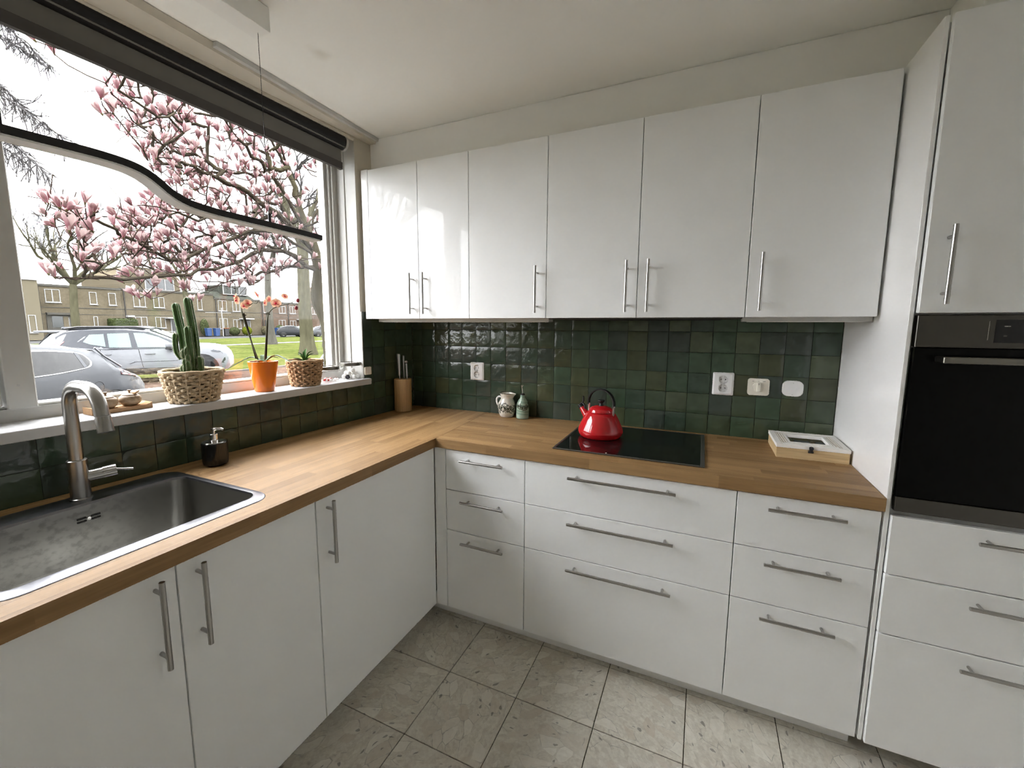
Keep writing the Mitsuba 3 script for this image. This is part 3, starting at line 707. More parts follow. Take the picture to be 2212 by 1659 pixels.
# box with a glazed lid
X0, X1, Y0, Y1, ZT = 1.998, 2.236, -0.272, -0.030, 0.978
def ply_fn(p, n, uv):
    g = fbm(p.x * 9 + 3, p.y * 9, p.z * 120, octaves=3)
    return mix((0.46, 0.32, 0.16), (0.66, 0.50, 0.29), dr.clip(0.5 + 1.3 * (g - 0.5), 0, 1))
mat('pale_wood', {'type': 'diffuse', 'reflectance': mikit.proc(ply_fn)})
diffuse('mesh_trim', (0.58, 0.52, 0.42))
t = thing('tea_box', 'pale wooden box with a white glazed lid at the right end of the worktop', 'box')
w_ = 0.008
part(t, 'body', join(box((X0, Y0, WT + .0005), (X1, Y0 + w_, 0.964)), box((X0, Y1 - w_, WT + .0005), (X1, Y1, 0.964)), box((X0, Y0 + w_, WT + .0005), (X0 + w_, Y1 - w_, 0.964)), box((X1 - w_, Y0 + w_, WT + .0005), (X1, Y1 - w_, 0.964)), box((X0 + w_, Y0 + w_, WT + .0005), (X1 - w_, Y1 - w_, WT + 0.006))), 'pale_wood')
part(t, 'divider', join(box((X0 + 0.080, Y0 + w_, WT + .006), (X0 + 0.084, Y1 - w_, 0.952)), box((X0 + 0.156, Y0 + w_, WT + .006), (X0 + 0.160, Y1 - w_, 0.952))), 'pale_wood')
def ring(x0, y0, x1, y1, w, z0, z1):
    return shift(extrude([rrect(x0, y0, x1, y1, .001, 1), rrect(x0 + w, y0 + w, x1 - w, y1 - w, .0008, 1)], z1 - z0), (0, 0, z0))
ldk = part(t, 'lid', ring(X0 - .002, Y0 - .002, X1 + .002, Y1 + .002, 0.020, 0.9645, ZT), 'white_lid')
part(ldk, 'inlay', ring(X0 + .018, Y0 + .018, X1 - .018, Y1 - .018, 0.028, 0.966, ZT - .001), 'mesh_trim', label='woven beige inlay')
for q in range(3):
    d = 0.021 + 0.0085 * q
    part(ldk, 'bead', ring(X0 + d, Y0 + d, X1 - d, Y1 - d, 0.0028, ZT - .001, ZT + .0006), 'white_lid')
part(ldk, 'inner_frame', ring(X0 + .045, Y0 + .045, X1 - .045, Y1 - .045, 0.008, 0.966, ZT + .001), 'white_lid')
part(ldk, 'pane', trimesh.Trimesh([(X0 + .05, Y0 + .05, .972), (X1 - .05, Y0 + .05, .972), (X1 - .05, Y1 - .05, .972), (X0 + .05, Y1 - .05, .972)], [[0, 1, 2], [0, 2, 3]], process=False), 'pane_glass')
cl = part(t, 'clasp', join(box((2.103, Y0 - .0055, .952), (2.121, Y0 - .0002, .960), .001), box((2.106, Y0 - .008, .955), (2.118, Y0 - .0025, .974), .0015)), 'black_matt')
part(cl, 'ring', shift(moved(trimesh.creation.torus(0.0065, 0.0016, 24, 8), trimesh.transformations.rotation_matrix(0.9, [1, 0, 0])), (2.112, Y0 - .0085, .972)), 'black_matt', smooth=True)
for q, (cx, c) in enumerate(((2.0415, (0.10, 0.09, 0.07)), (2.118, (0.30, 0.31, 0.33)), (2.1935, (0.36, 0.37, 0.38)))):
    diffuse(f'sachet_{q}', c)
    solo('tea_sachet', ['dark stack of paper sachets in the left compartment of the glazed box', 'grey paper sachets in the middle compartment of the glazed box', 'light grey paper sachets in the right compartment of the glazed box'][q], 'sachets',
         join(*[shift(rotz(box((-.027, -.092, 0), (.027, .092, .005), .001), rg.uniform(-1.5, 1.5)), (cx, -0.15, WT + .0065 + .0056 * i)) for i in range(4)]), f'sachet_{q}', group=None)

# ------------------------------------------------------------------ sockets and switches on the tiles
def on_wall(mesh, x, z):
    """A drawing in xy (depth along z) fixed to the back wall, centred at x, z."""
    m = mesh.copy(); m.apply_transform(XZ); m.apply_translation((x, 0.0185, z)); return m
def socket(label, x, z):
    t = thing('double_socket', label, 'socket')
    w, h = 0.045, 0.0535
    def ringv(hw, hh, r, zz): return [(px_, py_, zz) for px_, py_ in rrect(-hw, -hh, hw, hh, r, 5)]
    fr = trimesh.convex.convex_hull(np.array(ringv(w, h, .004, 0) + ringv(w, h, .004, .005) + ringv(w - .008, h - .008, .003, .011)))
    holes = [m3.Manifold.cylinder(0.02, 0.0195, 0.0195, 40).translate((0, s * 0.0205, 0.003)) for s in (-1, 1)]
    man = m3.Manifold(m3.Mesh(np.asarray(fr.vertices, np.float32), np.asarray(fr.faces, np.uint32)))
    for q in holes: man = man - q
    me = man.to_mesh()
    part(t, 'cover_plate', on_wall(trimesh.Trimesh(me.vert_properties[:, :3], me.tri_verts, process=False), x, z), 'white_plastic')
    for s in (-1, 1):
        c = (0, s * 0.0205, 0)
        o = part(t, 'outlet', on_wall(join(shift(lathe([(0.0192, 0.0108), (0.0190, 0.0030), (0, 0.0030)], 36), c)), x, z), 'socket_grey', smooth=35)
        part(o, 'pin_hole', on_wall(join(*[shift(lathe([(0.0026, 0.0033), (0, 0.0034)], 12), (c[0] + d, c[1], 0)) for d in (-0.0092, 0.0092)]), x, z), 'gap_dark')
        part(o, 'earth_clip', on_wall(join(*[box((-0.0022, c[1] + d - 0.0025, 0.003), (0.0022, c[1] + d + 0.0025, 0.0085)) for d in (-0.0155, 0.0155)]), x, z), 'chrome')
    return t
socket('white double wall socket on the tiles left of the jug', 0.478, 1.170)
socket('white double wall socket on the tiles between the kettle and the rotary switch', 1.802, 1.173)
sxw, szw = 1.9475, 1.167
t = thing('rotary_switch', 'cream rotary wall switch on the tiles between the socket and the round white sensor', 'switch')
part(t, 'surround', on_wall(extrude(rrect(-.0435, -.0390, .0435, .0390, .012, 8), .007), sxw, szw), 'cream_plastic')
part(t, 'plate', on_wall(extrude(rrect(-.036, -.032, .036, .032, .006, 6), .0095), sxw, szw), 'cream_plastic')
kn = part(t, 'knob', on_wall(join(lathe([(0.024, 0.0095), (0.0236, 0.0125), (0.021, 0.0135), (0, 0.0138)], 36), box((-.0075, -.022, .013), (.0075, .022, .027), .002)), sxw, szw), 'cream_plastic', smooth=35)
part(kn, 'pointer', on_wall(box((-.0010, .012, .0271), (.0010, .019, .0275)), sxw, szw), 'gap_dark')
for x_, w2_ in ((-.022, .008), (0, .003), (.022, .012)):
    part(t, 'marking', on_wall(box((x_ - w2_ / 2, .0255, .0094), (x_ + w2_ / 2, .0272, .0099)), sxw, szw), 'hob_trim')
t = thing('wall_sensor', 'white rounded wall sensor on the tiles nearest the tall cabinet', 'sensor')
part(t, 'case', on_wall(trimesh.convex.convex_hull(np.array([(px_, py_, z_) for d, z_ in ((0, 0.0), (0, .009), (.0025, .012)) for px_, py_ in rrect(-.040 + d, -.0355 + d, .040 - d, .0355 - d, .024 - d, 10)])), 2.0805, 1.168), 'white_plastic')
for dz in (-.027, .025):
    part(t, 'dot', on_wall(lathe([(0.0022, .01215), (0, .0123)], 12), 2.0805, 1.168 + dz), 'socket_grey')
t = thing('wall_button', 'small white square button on the dark tiles at the end of the window sill', 'button')
part(t, 'case', W(rounded((-0.001, -0.413, 1.165), (0.012, -0.362, 1.211), 0.006)), 'cream_plastic', smooth=30)
part(t, 'face', W(rounded((0.006, -0.405, 1.172), (0.0145, -0.370, 1.204), 0.004)), 'white_plastic', smooth=30)

# ------------------------------------------------------------------ blind and hanging lamp
t = thing('roller_blind', 'rolled-up dark roller blind across the top of the window', 'blind')
RN, R0, R1 = -0.040, -0.475, -1.72
def rz(v, z): return z + 0.030 * (v - R0) / (R1 - R0)
rl = part(t, 'roll', W(tube([(RN, R0 + .006, rz(R0, 2.389)), (RN, R1, rz(R1, 2.389))], 0.0355, 28)), 'blind_roll', smooth=35)
part(rl, 'seam', W(tube([(RN + .022, R0 + .006, rz(R0, 2.3645)), (RN + .022, R1, rz(R1, 2.3645))], 0.0042, 8)), 'blind_fabric')
fv = [(RN - .0005, R0, rz(R0, 2.375)), (RN - .0005, R1, rz(R1, 2.375)), (RN - .0005, R1, rz(R1, 2.262)), (RN - .0005, R0, rz(R0, 2.262))]
fv2 = [(a + .0016, b, c) for a, b, c in fv]
part(t, 'fabric', W(trimesh.convex.convex_hull(np.array(fv + fv2))), 'blind_fabric')
part(t, 'bottom_bar', W(trimesh.convex.convex_hull(np.array([(RN + a, v_, rz(v_, z_)) for v_ in (R0 - .001, R1) for a in (-.008, .010) for z_ in (2.253, 2.289)]))), 'blind_bar')
part(t, 'bracket', W(join(tube([(RN, R0 + .008, 2.389), (RN, R0 + .022, 2.389)], 0.0375, 28), box((RN - .03, R0 + .010, 2.385), (RN + .01, R0 + .02, 2.425)))), 'chrome', smooth=35)

t = thing('pendant_lamp', 'wavy black pendant lamp with a white underside hanging before the window', 'lamp')
LX = 0.350
part(t, 'canopy', box((0.313, -1.95, 2.381), (0.387, -1.218, CEIL - 0.0015), 0.0015), 'lamp_white')
zy = [(-1.035, 1.772), (-1.082, 1.774), (-1.238, 1.777), (-1.358, 1.778), (-1.43, 1.779), (-1.485, 1.783), (-1.520, 1.790), (-1.552, 1.804), (-1.578, 1.822), (-1.607, 1.838), (-1.642, 1.847), (-1.695, 1.850), (-1.758, 1.849), (-1.86, 1.846), (-2.03, 1.842)]
ln = smooth_line([(LX, y, z) for y, z in zy], 110)
def ribbon(line, hw, z0, z1):
    t_ = np.gradient(line, axis=0); t_ /= np.linalg.norm(t_, axis=1, keepdims=True)
    nrm = np.stack([np.zeros(len(line)), -t_[:, 2], t_[:, 1]], 1)
    nrm *= np.sign(nrm[:, 2:])
    v = np.concatenate([[p + n_ * z0 - (hw, 0, 0), p + n_ * z0 + (hw, 0, 0), p + n_ * z1 + (hw, 0, 0), p + n_ * z1 - (hw, 0, 0)] for p, n_ in zip(line, nrm)])
    f = []
    for i in range(len(line) - 1):
        for k in range(4):
            a, b = 4 * i + k, 4 * i + (k + 1) % 4
            f += [[a, b, b + 4], [a, b + 4, a + 4]]
    n = len(v)
    f += [[0, 2, 1], [0, 3, 2], [n - 4, n - 3, n - 2], [n - 4, n - 2, n - 1]]
    m = trimesh.Trimesh(v, f, process=False); m.fix_normals(); return m
part(t, 'body', ribbon(ln, 0.0250, -0.006, 0.012), 'black_matt', smooth=30)
part(t, 'diffuser', ribbon(ln[1:-1], 0.0235, -0.0105, -0.0055), 'lamp_diffuser', smooth=30)
for y in (-1.236, -1.858):
    zl = float(np.interp(-y, -ln[:, 1], ln[:, 2]))
    st = part(t, 'stem', tube([(LX, y, zl + .010), (LX, y, zl + .045)], 0.0045, 12), 'black_matt', smooth=40)
    part(t, 'wire', tube([(LX, y, zl + .044), (LX, y, 2.382)], 0.0009, 6), 'black_matt')

# ------------------------------------------------------------------ things on the window sill
SZ = 1.1472
diffuse('straw', mikit.proc(lambda p, n, uv: mix((0.42, 0.31, 0.19), (0.66, 0.55, 0.40), fbm(p.x * 90 + p.y * 90, p.z * 200, 1, octaves=3))))
diffuse('straw_dark', mikit.proc(lambda p, n, uv: mix((0.32, 0.20, 0.11), (0.55, 0.40, 0.26), fbm(p.x * 90 + p.y * 90, p.z * 200, 1, octaves=3))))
diffuse('basket_inside', (0.05, 0.035, 0.02))
diffuse('soil', mikit.proc(lambda p, n, uv: mix((0.030, 0.020, 0.014), (0.10, 0.07, 0.05), noise(p.x * 300, p.y * 300, p.z * 300))))

def basket(key, c, r0, r1, h, stakes, nrow, m, seed):
    """A woven pot: strands passing in and out of upright stakes, a rolled rim, a dark liner."""
    rr = np.random.default_rng(seed)
    def R(u): return r0 + (r1 - r0) * u ** 0.9
    part(key, 'liner', lathe([(0, 0.001), (r0 - .008, 0.001), (r1 - .009, h - .004), (r1 - .013, h - .006), (r0 - .012, 0.01), (0, 0.01)], 48, c), 'basket_inside')
    ang = np.linspace(0, 2 * np.pi, stakes * 8 + 1)
    for k in range(nrow):
        u = (k + 0.5) / nrow
        z = h * u * 0.965 + 0.001
        off = 0.5 * (k % 2)
        r = R(u) - 0.002 + 0.0058 * np.cos(stakes * ang / 2 + k * np.pi + (k // 2) * 0.2)
        zz = z + 0.0016 * np.sin(stakes * ang / 2 + k * 1.7) + rr.normal(0, 0.0007, len(ang))
        zz[-1] = zz[0]; r = r + rr.normal(0, 0.0005, len(ang)); r[-1] = r[0]
        hh = h / nrow * 0.47
        ca, sa = np.cos(ang), np.sin(ang)
        v = []
        for dr_, dz_ in ((0.0032, 0), (0.0022, hh * .8), (-0.001, hh), (-0.003, 0), (-0.001, -hh), (0.0022, -hh * .8)):
            v.append(np.stack([(r + dr_) * ca, (r + dr_) * sa, zz + dz_], 1))
        v = np.stack(v, 1)
        n = len(ang); q = 6
        i = np.arange(n - 1)
        f = np.concatenate([np.concatenate([np.stack([i * q + a, (i + 1) * q + a, (i + 1) * q + (a + 1) % q], 1), np.stack([i * q + a, (i + 1) * q + (a + 1) % q, i * q + (a + 1) % q], 1)]) for a in range(q)])
        part(key, 'strand', shift(trimesh.Trimesh(v.reshape(-1, 3), f, process=False), c), m, smooth=50)
    for s in range(0, stakes, 2):
        a = 2 * np.pi * (s + 0.5) / stakes
        part(key, 'stake', tube([(c[0] + (R(u) + 0.0014) * math.cos(a), c[1] + (R(u) + 0.0014) * math.sin(a), c[2] + h * u) for u in np.linspace(0.01, 0.98, 6)], 0.0026, 7), m, smooth=50)
    a = np.linspace(0, 2 * np.pi, 97)
    part(key, 'rim', tube(np.stack([c[0] + (R(1) - .001) * np.cos(a), c[1] + (R(1) - .001) * np.sin(a), c[2] + h - .003 + .0012 * np.sin(9 * a)], 1), 0.0052, 8, cap=False), m, smooth=50)
    part(key, 'soil', lathe([(r1 - .012, h - .014), (r1 * .5, h - .010), (0, h - .009)], 32, c), 'soil')

# cactus
cN, cV = -0.055, -1.268
cw = wpt(cN, cV, SZ)
t = thing('cactus_basket', 'large round woven straw basket pot with the tall cactus, on the window sill', 'basket')
basket(t, cw, 0.078, 0.104, 0.125, 30, 10, 'straw', 1)
def cactus_fn(p, n, uv):
    return mix((0.022, 0.060, 0.014), (0.075, 0.145, 0.035), fbm(p.x * 60, p.y * 60, p.z * 30))
mat('cactus_green', {'type': 'principled', 'base_color': mikit.proc(cactus_fn), 'roughness': 0.4, 'specular': 0.35})
diffuse('spine', (0.55, 0.52, 0.40))
RH = RIGHT.copy(); RH[2] = 0; RH /= np.linalg.norm(RH)
DEPTH = np.array([-RH[1], RH[0], 0])
crng = np.random.default_rng(5)
def column(line, rads, ribs=5):
    line = smooth_line(line, max(16, 9 * len(line))); line = np.vstack([line[:-1], line[-2] + (line[-1] - line[-2]) * np.array([.2, .4, .6, .75, .87, .95, 1.0])[:, None]]); n = len(line)
    tt = np.linspace(0, 1, n)
    full = np.interp(tt, [0, .25, .97], [rads[0], rads[1], rads[1]])
    ds = np.linalg.norm(np.diff(line, axis=0), axis=1)
    left = np.append(np.cumsum(ds[::-1])[::-1], 0.0)
    rads = full * np.sqrt(np.clip(1 - np.clip(1 - left / full, 0, 1) ** 2, .02, 1))
    ang = np.linspace(0, 2 * np.pi, ribs * 6 + 1)[:-1]
    tan = np.gradient(line, axis=0); tan /= np.linalg.norm(tan, axis=1, keepdims=True)
    v = []
    for i in range(n):
        a = np.array([1.0, 0, 0]) - tan[i] * tan[i][0]; a /= np.linalg.norm(a); b = np.cross(tan[i], a)
        w = rads[i] * (0.80 + 0.24 * np.cos(ribs * ang) + 0.02 * (i % 2) * (np.cos(ribs * ang) > .8))
        v.append(line[i] + w[:, None] * (np.cos(ang)[:, None] * a + np.sin(ang)[:, None] * b))
    m = len(ang); v = np.vstack(v + [line[-1:] + tan[-1] * rads[-1] * 0.5])
    k = np.arange(m); k2 = (k + 1) % m
    f = [np.concatenate([np.stack([o + k, o + k2, o + m + k2], 1), np.stack([o + k, o + m + k2, o + m + k], 1)]) for o in range(0, (n - 1) * m, m)]
    f.append(np.stack([(n - 1) * m + k, (n - 1) * m + k2, np.full(m, len(v) - 1)], 1))
    sp = []
    for i in range(1, n - 1):
        for r in range(ribs):
            c = v[i * m + r * 6]
            o = c - line[i]; o /= np.linalg.norm(o) + 1e-9
            for _ in range(3):
                d = o + crng.normal(0, 0.5, 3); d /= np.linalg.norm(d)
                s = np.cross(d, [0, 0, 1.0]); s /= np.linalg.norm(s) + 1e-9
                sp.append((c, c + d * 0.0065, s))
    vs, fs = [], []
    for c, e, s in sp:
        o = len(vs); vs += [c - s * .0004, c + s * .0004, e]; fs.append([o, o + 1, o + 2])
    return trimesh.Trimesh(v, np.concatenate(f), process=False), trimesh.Trimesh(np.array(vs), fs, process=False)
t = thing('cactus', 'tall green ribbed cactus with two long columns, growing in the large straw basket', 'cactus')
def cpt(dx, z, dd=0.0): return cw * [1, 1, 0] + RH * dx + DEPTH * dd + [0, 0, z]
b0 = SZ + 0.1168
S_ = 0.00192          # metres per pixel of the photograph at the cactus
def cx(px): return (px - 418) * S_
cols_ = [([cpt(cx(408), b0), cpt(cx(406), b0 + .07), cpt(cx(403), b0 + .15), cpt(cx(398), b0 + .22), cpt(cx(395.5), 1.531)], [.012, .0148, .0175, .0180, .0182, .017, .010]),
         ([cpt(cx(421), b0, .012), cpt(cx(424), b0 + .08, .012), cpt(cx(423), b0 + .17, .01), cpt(cx(420), b0 + .24, .008), cpt(cx(418), 1.553, .006)], [.012, .0152, .0180, .0183, .0183, .017, .010]),
         ([cpt(cx(425), b0, -.014), cpt(cx(425), b0 + .06, -.016), cpt(cx(424), b0 + .12, -.018), cpt(cx(423), 1.442, -.018)], [.012, .0148, .0162, .014, .008]),
         ([cpt(cx(401), b0 + .05, -.01), cpt(cx(394), b0 + .08, -.012), cpt(cx(393), b0 + .12, -.012), cpt(cx(394.5), 1.415, -.012)], [.007, .0095, .0095, .0085, .004])]
for k in range(17):
    a = crng.uniform(0, 2 * np.pi); r = crng.uniform(.012, .043); z = crng.uniform(0, .07) if r < .028 else 0
    p0 = cpt(r * math.cos(a), b0 - .001 + z, r * math.sin(a)); hgt = crng.uniform(.025, .068)
    cols_.append(([p0, p0 + [0, 0, hgt * .5] + RH * crng.normal(0, .004), p0 + [0, 0, hgt]], [.008, .0115, .0105, .005]))
sps = []
for ln_, rd in cols_:
    cm, sm = column(ln_, rd)
    sps.append(sm)
    part(t, 'stem', cm, 'cactus_green', smooth=60)
part(t, 'spines', join(sps), 'spine', kind='stuff')

# orchid
oN, oV = -0.050, -0.975
ow = wpt(oN, oV, SZ)
glossy('orange_glaze', (0.66, 0.155, 0.012), 0.12, 0.5)
t = thing('orchid_pot', 'glossy orange tapered ceramic pot holding the orchid on the window sill', 'flower pot')
part(t, 'pot', lathe([(0, 0.001), (0.0385, 0.001), (0.0405, 0.004), (0.0625, 0.1345), (0.0620, 0.1365), (0.0585, 0.1365), (0.0570, 0.134), (0.050, 0.110), (0, 0.110)], 56, ow), 'orange_glaze', smooth=40)
diffuse('bark_chips', mikit.proc(lambda p, n, uv: mix((0.16, 0.09, 0.05), (0.42, 0.30, 0.20), cell_rand(p.x * 110, p.y * 110, p.z * 110))))
chips = [shift(moved(box((-.009, -.005, -.003), (.009, .005, .003), .001), trimesh.transformations.random_rotation_matrix(crng.random(3))), ow + [*(crng.uniform(-.036, .036, 2)), 0.119 + crng.uniform(0, .009)]) for _ in range(70)]
part(t, 'bark_mulch', join(chips), 'bark_chips', kind='stuff')
SO = 0.00217
def opt_(px, py, dd=0.0): return ow * [1, 1, 0] + RH * ((px - 572) * SO) + DEPTH * dd + [0, 0, SZ + 0.1365 + (781 - py) * SO]
glossy('orchid_leaf', (0.045, 0.085, 0.022), 0.5, 0.12)
diffuse('stake_dark', (0.035, 0.030, 0.022))
glossy('orchid_stem', (0.060, 0.060, 0.028), 0.45, 0.4)
t = thing('orchid', 'orchid with two dark stems and small orange-pink flowers, in the orange pot', 'orchid')
def leaf(pts, width, fold=0.25, m='orchid_leaf', parent=None, name='leaf'):
    c = smooth_line(pts, 16); n = len(c)
    tan = np.gradient(c, axis=0); tan /= np.linalg.norm(tan, axis=1, keepdims=True)
    up = np.array([0, 0, 1.0])
    v = []
    for i in range(n):
        u = i / (n - 1)
        s = np.cross(tan[i], up); s /= np.linalg.norm(s) + 1e-9
        nn = np.cross(s, tan[i])
        w = width * (math.sin(math.pi * (0.08 + 0.92 * u) ** 0.75)) ** 0.8 + 0.0005
        v += [c[i] - s * w + nn * w * fold, c[i], c[i] + s * w + nn * w * fold, c[i] - nn * .0012]
    f = []
    for i in range(n - 1):
        o = 4 * i
        for a, b in ((0, 1), (1, 2), (2, 3), (3, 0)):
            f += [[o + a, o + 4 + a, o + 4 + b], [o + a, o + 4 + b, o + b]]
    return part(parent, name, trimesh.Trimesh(np.array(v), f, process=False), m, smooth=50)
leaf([opt_(566, 780, .01), opt_(548, 773, 0), opt_(528, 783, -.02), opt_(500, 800, -.03)], 0.017, .18, parent=t)
leaf([opt_(578, 780, .01), opt_(594, 770, .02), opt_(610, 777, .03), opt_(624, 785, .03)], 0.017, .2, parent=t)
leaf([opt_(572, 780, .0), opt_(566, 770, .03), opt_(556, 770, .05)], 0.012, .2, parent=t)
leaf([opt_(574, 781, .0), opt_(580, 772, .03), opt_(592, 776, .055)], 0.012, .2, parent=t)
part(t, 'stake', tube([opt_(558, 776), opt_(539, 682)], 0.0032, 8), 'stake_dark', smooth=50)
part(t, 'stake', tube([opt_(579, 776), opt_(589, 680)], 0.0032, 8), 'stake_dark', smooth=50)
s1 = part(t, 'flower_stem', tube(smooth_line([opt_(562, 778), opt_(549, 730, -.004), opt_(538, 688, -.004), opt_(536, 670), opt_(541, 664), opt_(552, 666), opt_(560, 661), opt_(567, 662), opt_(571, 655)], 40), np.linspace(.0030, .0016, 40), 8), 'orchid_stem', smooth=50)
s2 = part(t, 'flower_stem', tube(smooth_line([opt_(576, 778), opt_(582, 740, -.004), opt_(589, 690, -.004), opt_(598, 674), opt_(612, 668), opt_(627, 664), opt_(640, 660), opt_(648, 654)], 40), np.linspace(.0030, .0014, 40), 8), 'orchid_stem', smooth=50)
for px_, py_ in ((539.5, 686), (588.5, 684)):
    part(t, 'clip', join(tube([opt_(px_ - 4.5, py_ - 1), opt_(px_ + 4.5, py_)], 0.0024, 8), shift(rounded((-.004, -.004, -.004), (.004, .004, .004), .002), opt_(px_, py_))), 'stake_dark', smooth=40)
def petal_fan(c, facing, size, seed):
    """Five tepals and a lip, coloured from the middle out."""
    r = np.random.default_rng(seed)
    d = np.array(facing, float); d /= np.linalg.norm(d)
    a, b = frame_of(d)
    if b[2] < 0: a, b = -a, -b
    vs, fs, cs = [], [], []
    for ang, ln2, wd in ((90, 1.0, .42), (90 + 68, 1.0, .62), (90 - 68, 1.0, .62), (90 + 140, .92, .40), (90 - 140, .92, .40)):
        ar = math.radians(ang + r.normal(0, 5)); u = a * math.cos(ar) + b * math.sin(ar); w = np.cross(d, u)
        o = len(vs)
        for i, (s, k) in enumerate(((0, .2), (.35, .85), (.7, 1.0), (.93, .55), (1.0, .05))):
            for j in (-1, 0, 1):
                vs.append(c + u * s * ln2 * size + w * j * k * wd * size + d * size * (.10 * math.sin(s * 3) - .07 * abs(j)))
                t_ = min(1, s * 1.25)
                cs.append(np.array([.50, .09, .09]) * (1 - t_) + np.array([.50, .34, .22]) * t_)
        for i in range(4):
            for j in range(2):
                p = o + 3 * i + j
                fs += [[p, p + 1, p + 4], [p, p + 4, p + 3]]
    o = len(vs)
    for i in range(6):
        vs.append(c + d * size * .32 + (a * math.cos(i) + b * (math.sin(i) - .5)) * size * .20); cs.append(np.array([.40, .012, .03]))
    vs.append(c + d * size * .5 - b * size * .22); cs.append(np.array([.55, .05, .10]))
    vs.append(c); cs.append(np.array([.40, .02, .05]))
    for i in range(6):
        fs += [[o + i, o + (i + 1) % 6, o + 6], [o + (i + 1) % 6, o + i, o + 7]]
    return trimesh.Trimesh(np.array(vs), fs, process=False), np.array(cs)
scene['mat_petal_paint'] = {'type': 'principledthin', 'base_color': {'type': 'mesh_attribute', 'name': 'vertex_color'}, 'roughness': 0.6, 'diff_trans': 0.7, 'spec_trans': 0.0}
tocam = -DEPTH
for i, (px_, py_, sz, fc, st) in enumerate(((528, 656, .021, tocam - RH * .5, s1), (525, 648, .016, tocam - RH + [0, 0, .6], s1), (543, 667, .020, tocam + [0, 0, -.1], s1), (550, 662, .019, tocam + RH * .8, s1), (570, 645, .018, RH * .6 + DEPTH * .6 + [0, 0, .4], s1),
                                            (586, 661, .017, tocam - RH * .7, s2), (594, 654, .017, DEPTH + RH * .4, s2), (608, 662, .023, tocam + RH * .2, s2), (627, 648, .016, DEPTH + [0, 0, .7], s2))):
    fm, fc_ = petal_fan(opt_(px_, py_, -.004), fc, sz, i)
    part(st, 'flower', fm, 'petal_paint', smooth=True, color=fc_)
glossy('orchid_bud', (0.26, 0.03, 0.04), 0.4, 0.4)
for px_, py_ in ((652, 656), (648, 671)):
    part(s2, 'bud', shift(moved(trimesh.creation.icosphere(subdivisions=2, radius=.0075), np.diag([1, 1, 1.3, 1.0])), opt_(px_, py_)), 'orchid_bud', smooth=True)
part(s2, 'bud_stalk', tube([opt_(640, 660), opt_(645, 668), opt_(648, 670)], .0012, 6), 'orchid_stem')

# small succulent in the second basket
aw = wpt(-0.050, -0.757, SZ)
t = thing('succulent_basket', 'smaller brown woven straw basket pot with the little succulent, right of the orange pot', 'basket')
basket(t, aw, 0.063, 0.083, 0.128, 26, 11, 'straw_dark', 2)
glossy('aloe_green', (0.060, 0.13, 0.040), 0.5, 0.15)
t = thing('succulent', 'small spiky green succulent in the smaller brown basket', 'succulent')
for ang, ln2, up in ((10, .040, .052), (80, .022, .062), (150, .045, .038), (205, .050, .018), (265, .040, .030), (330, .055, .020), (355, .048, .040), (120, .02, .05), (230, .03, .045)):
    d = RH * math.cos(math.radians(ang)) + DEPTH * math.sin(math.radians(ang))
    p0 = aw + [0, 0, .1195]
    leaf([p0 + d * .004, p0 + d * ln2 * .5 + [0, 0, up * .75], p0 + d * ln2 + [0, 0, up]], .0062, .5, 'aloe_green', t)

# two glass jars
def jar(label, v_, r, h, n_=-0.055):
    c = wpt(n_, v_, SZ)
    t = thing('glass_jar', label, 'jar')
    part(t, 'glass', lathe([(0, .0012), (r - .003, .0012), (r, .004), (r, h - .018), (r - .002, h - .016)], 48, c), 'jar_glass', smooth=35)
    l = part(t, 'lid', lathe([(r + .001, h - .018), (r + .0025, h - .017), (r + .0025, h - .002), (r, h), (r - .010, h), (r - .010, h - .003)], 48, c), 'oven_steel', smooth=35)
    part(l, 'lid_glass', lathe([(r - .010, h - .0015), (0, h - .001)], 36, c), 'jar_glass')
    return c
c1 = jar('glass jar with red sweets and a steel rim lid, beside the smaller basket', -0.605, 0.050, 0.083)
c2 = jar('glass jar of white balls with a steel rim lid, rightmost on the window sill', -0.459, 0.053, 0.093)
glossy('sweet_red', (0.55, 0.03, 0.03), 0.3, 0.5); glossy('sweet_white', (0.80, 0.76, 0.72), 0.4, 0.5); diffuse('cotton', (0.80, 0.79, 0.76)); diffuse('dark_ball', (0.03, 0.03, 0.035))
jr = random.Random(4)
for i in range(7):
    a = i * 2.3; q = c1 + [.030 * math.cos(a) * (i > 0), .030 * math.sin(a) * (i > 0), .010 + .001 * (i % 3)]
    k = thing('sweet', 'red and white wrapped sweet lying on the bottom of the left glass jar', 'sweet', 'sweets in the left jar')
    part(k, 'candy', shift(moved(trimesh.creation.icosphere(subdivisions=2, radius=.0085), np.diag([1, 1, .75, 1.])), q), 'sweet_red' if i % 3 else 'sweet_white', smooth=True)
    part(k, 'wrapper', join(tube([q + [.007 * math.cos(a), .007 * math.sin(a), 0], q + [.016 * math.cos(a), .016 * math.sin(a), .001]], [.001, .006], 6), tube([q - [.007 * math.cos(a), .007 * math.sin(a), 0], q - [.016 * math.cos(a), .016 * math.sin(a), -.001]], [.001, .006], 6)), 'sweet_white')
pos = []
for lvl, n, rad in ((.0135, 6, .034), (.013, 1, 0.0), (.033, 4, .024), (.050, 1, -.02)):
    for i in range(n):
        pos.append((rad * math.cos(i * 2 * math.pi / n + lvl * 60), rad * math.sin(i * 2 * math.pi / n + lvl * 60), lvl))
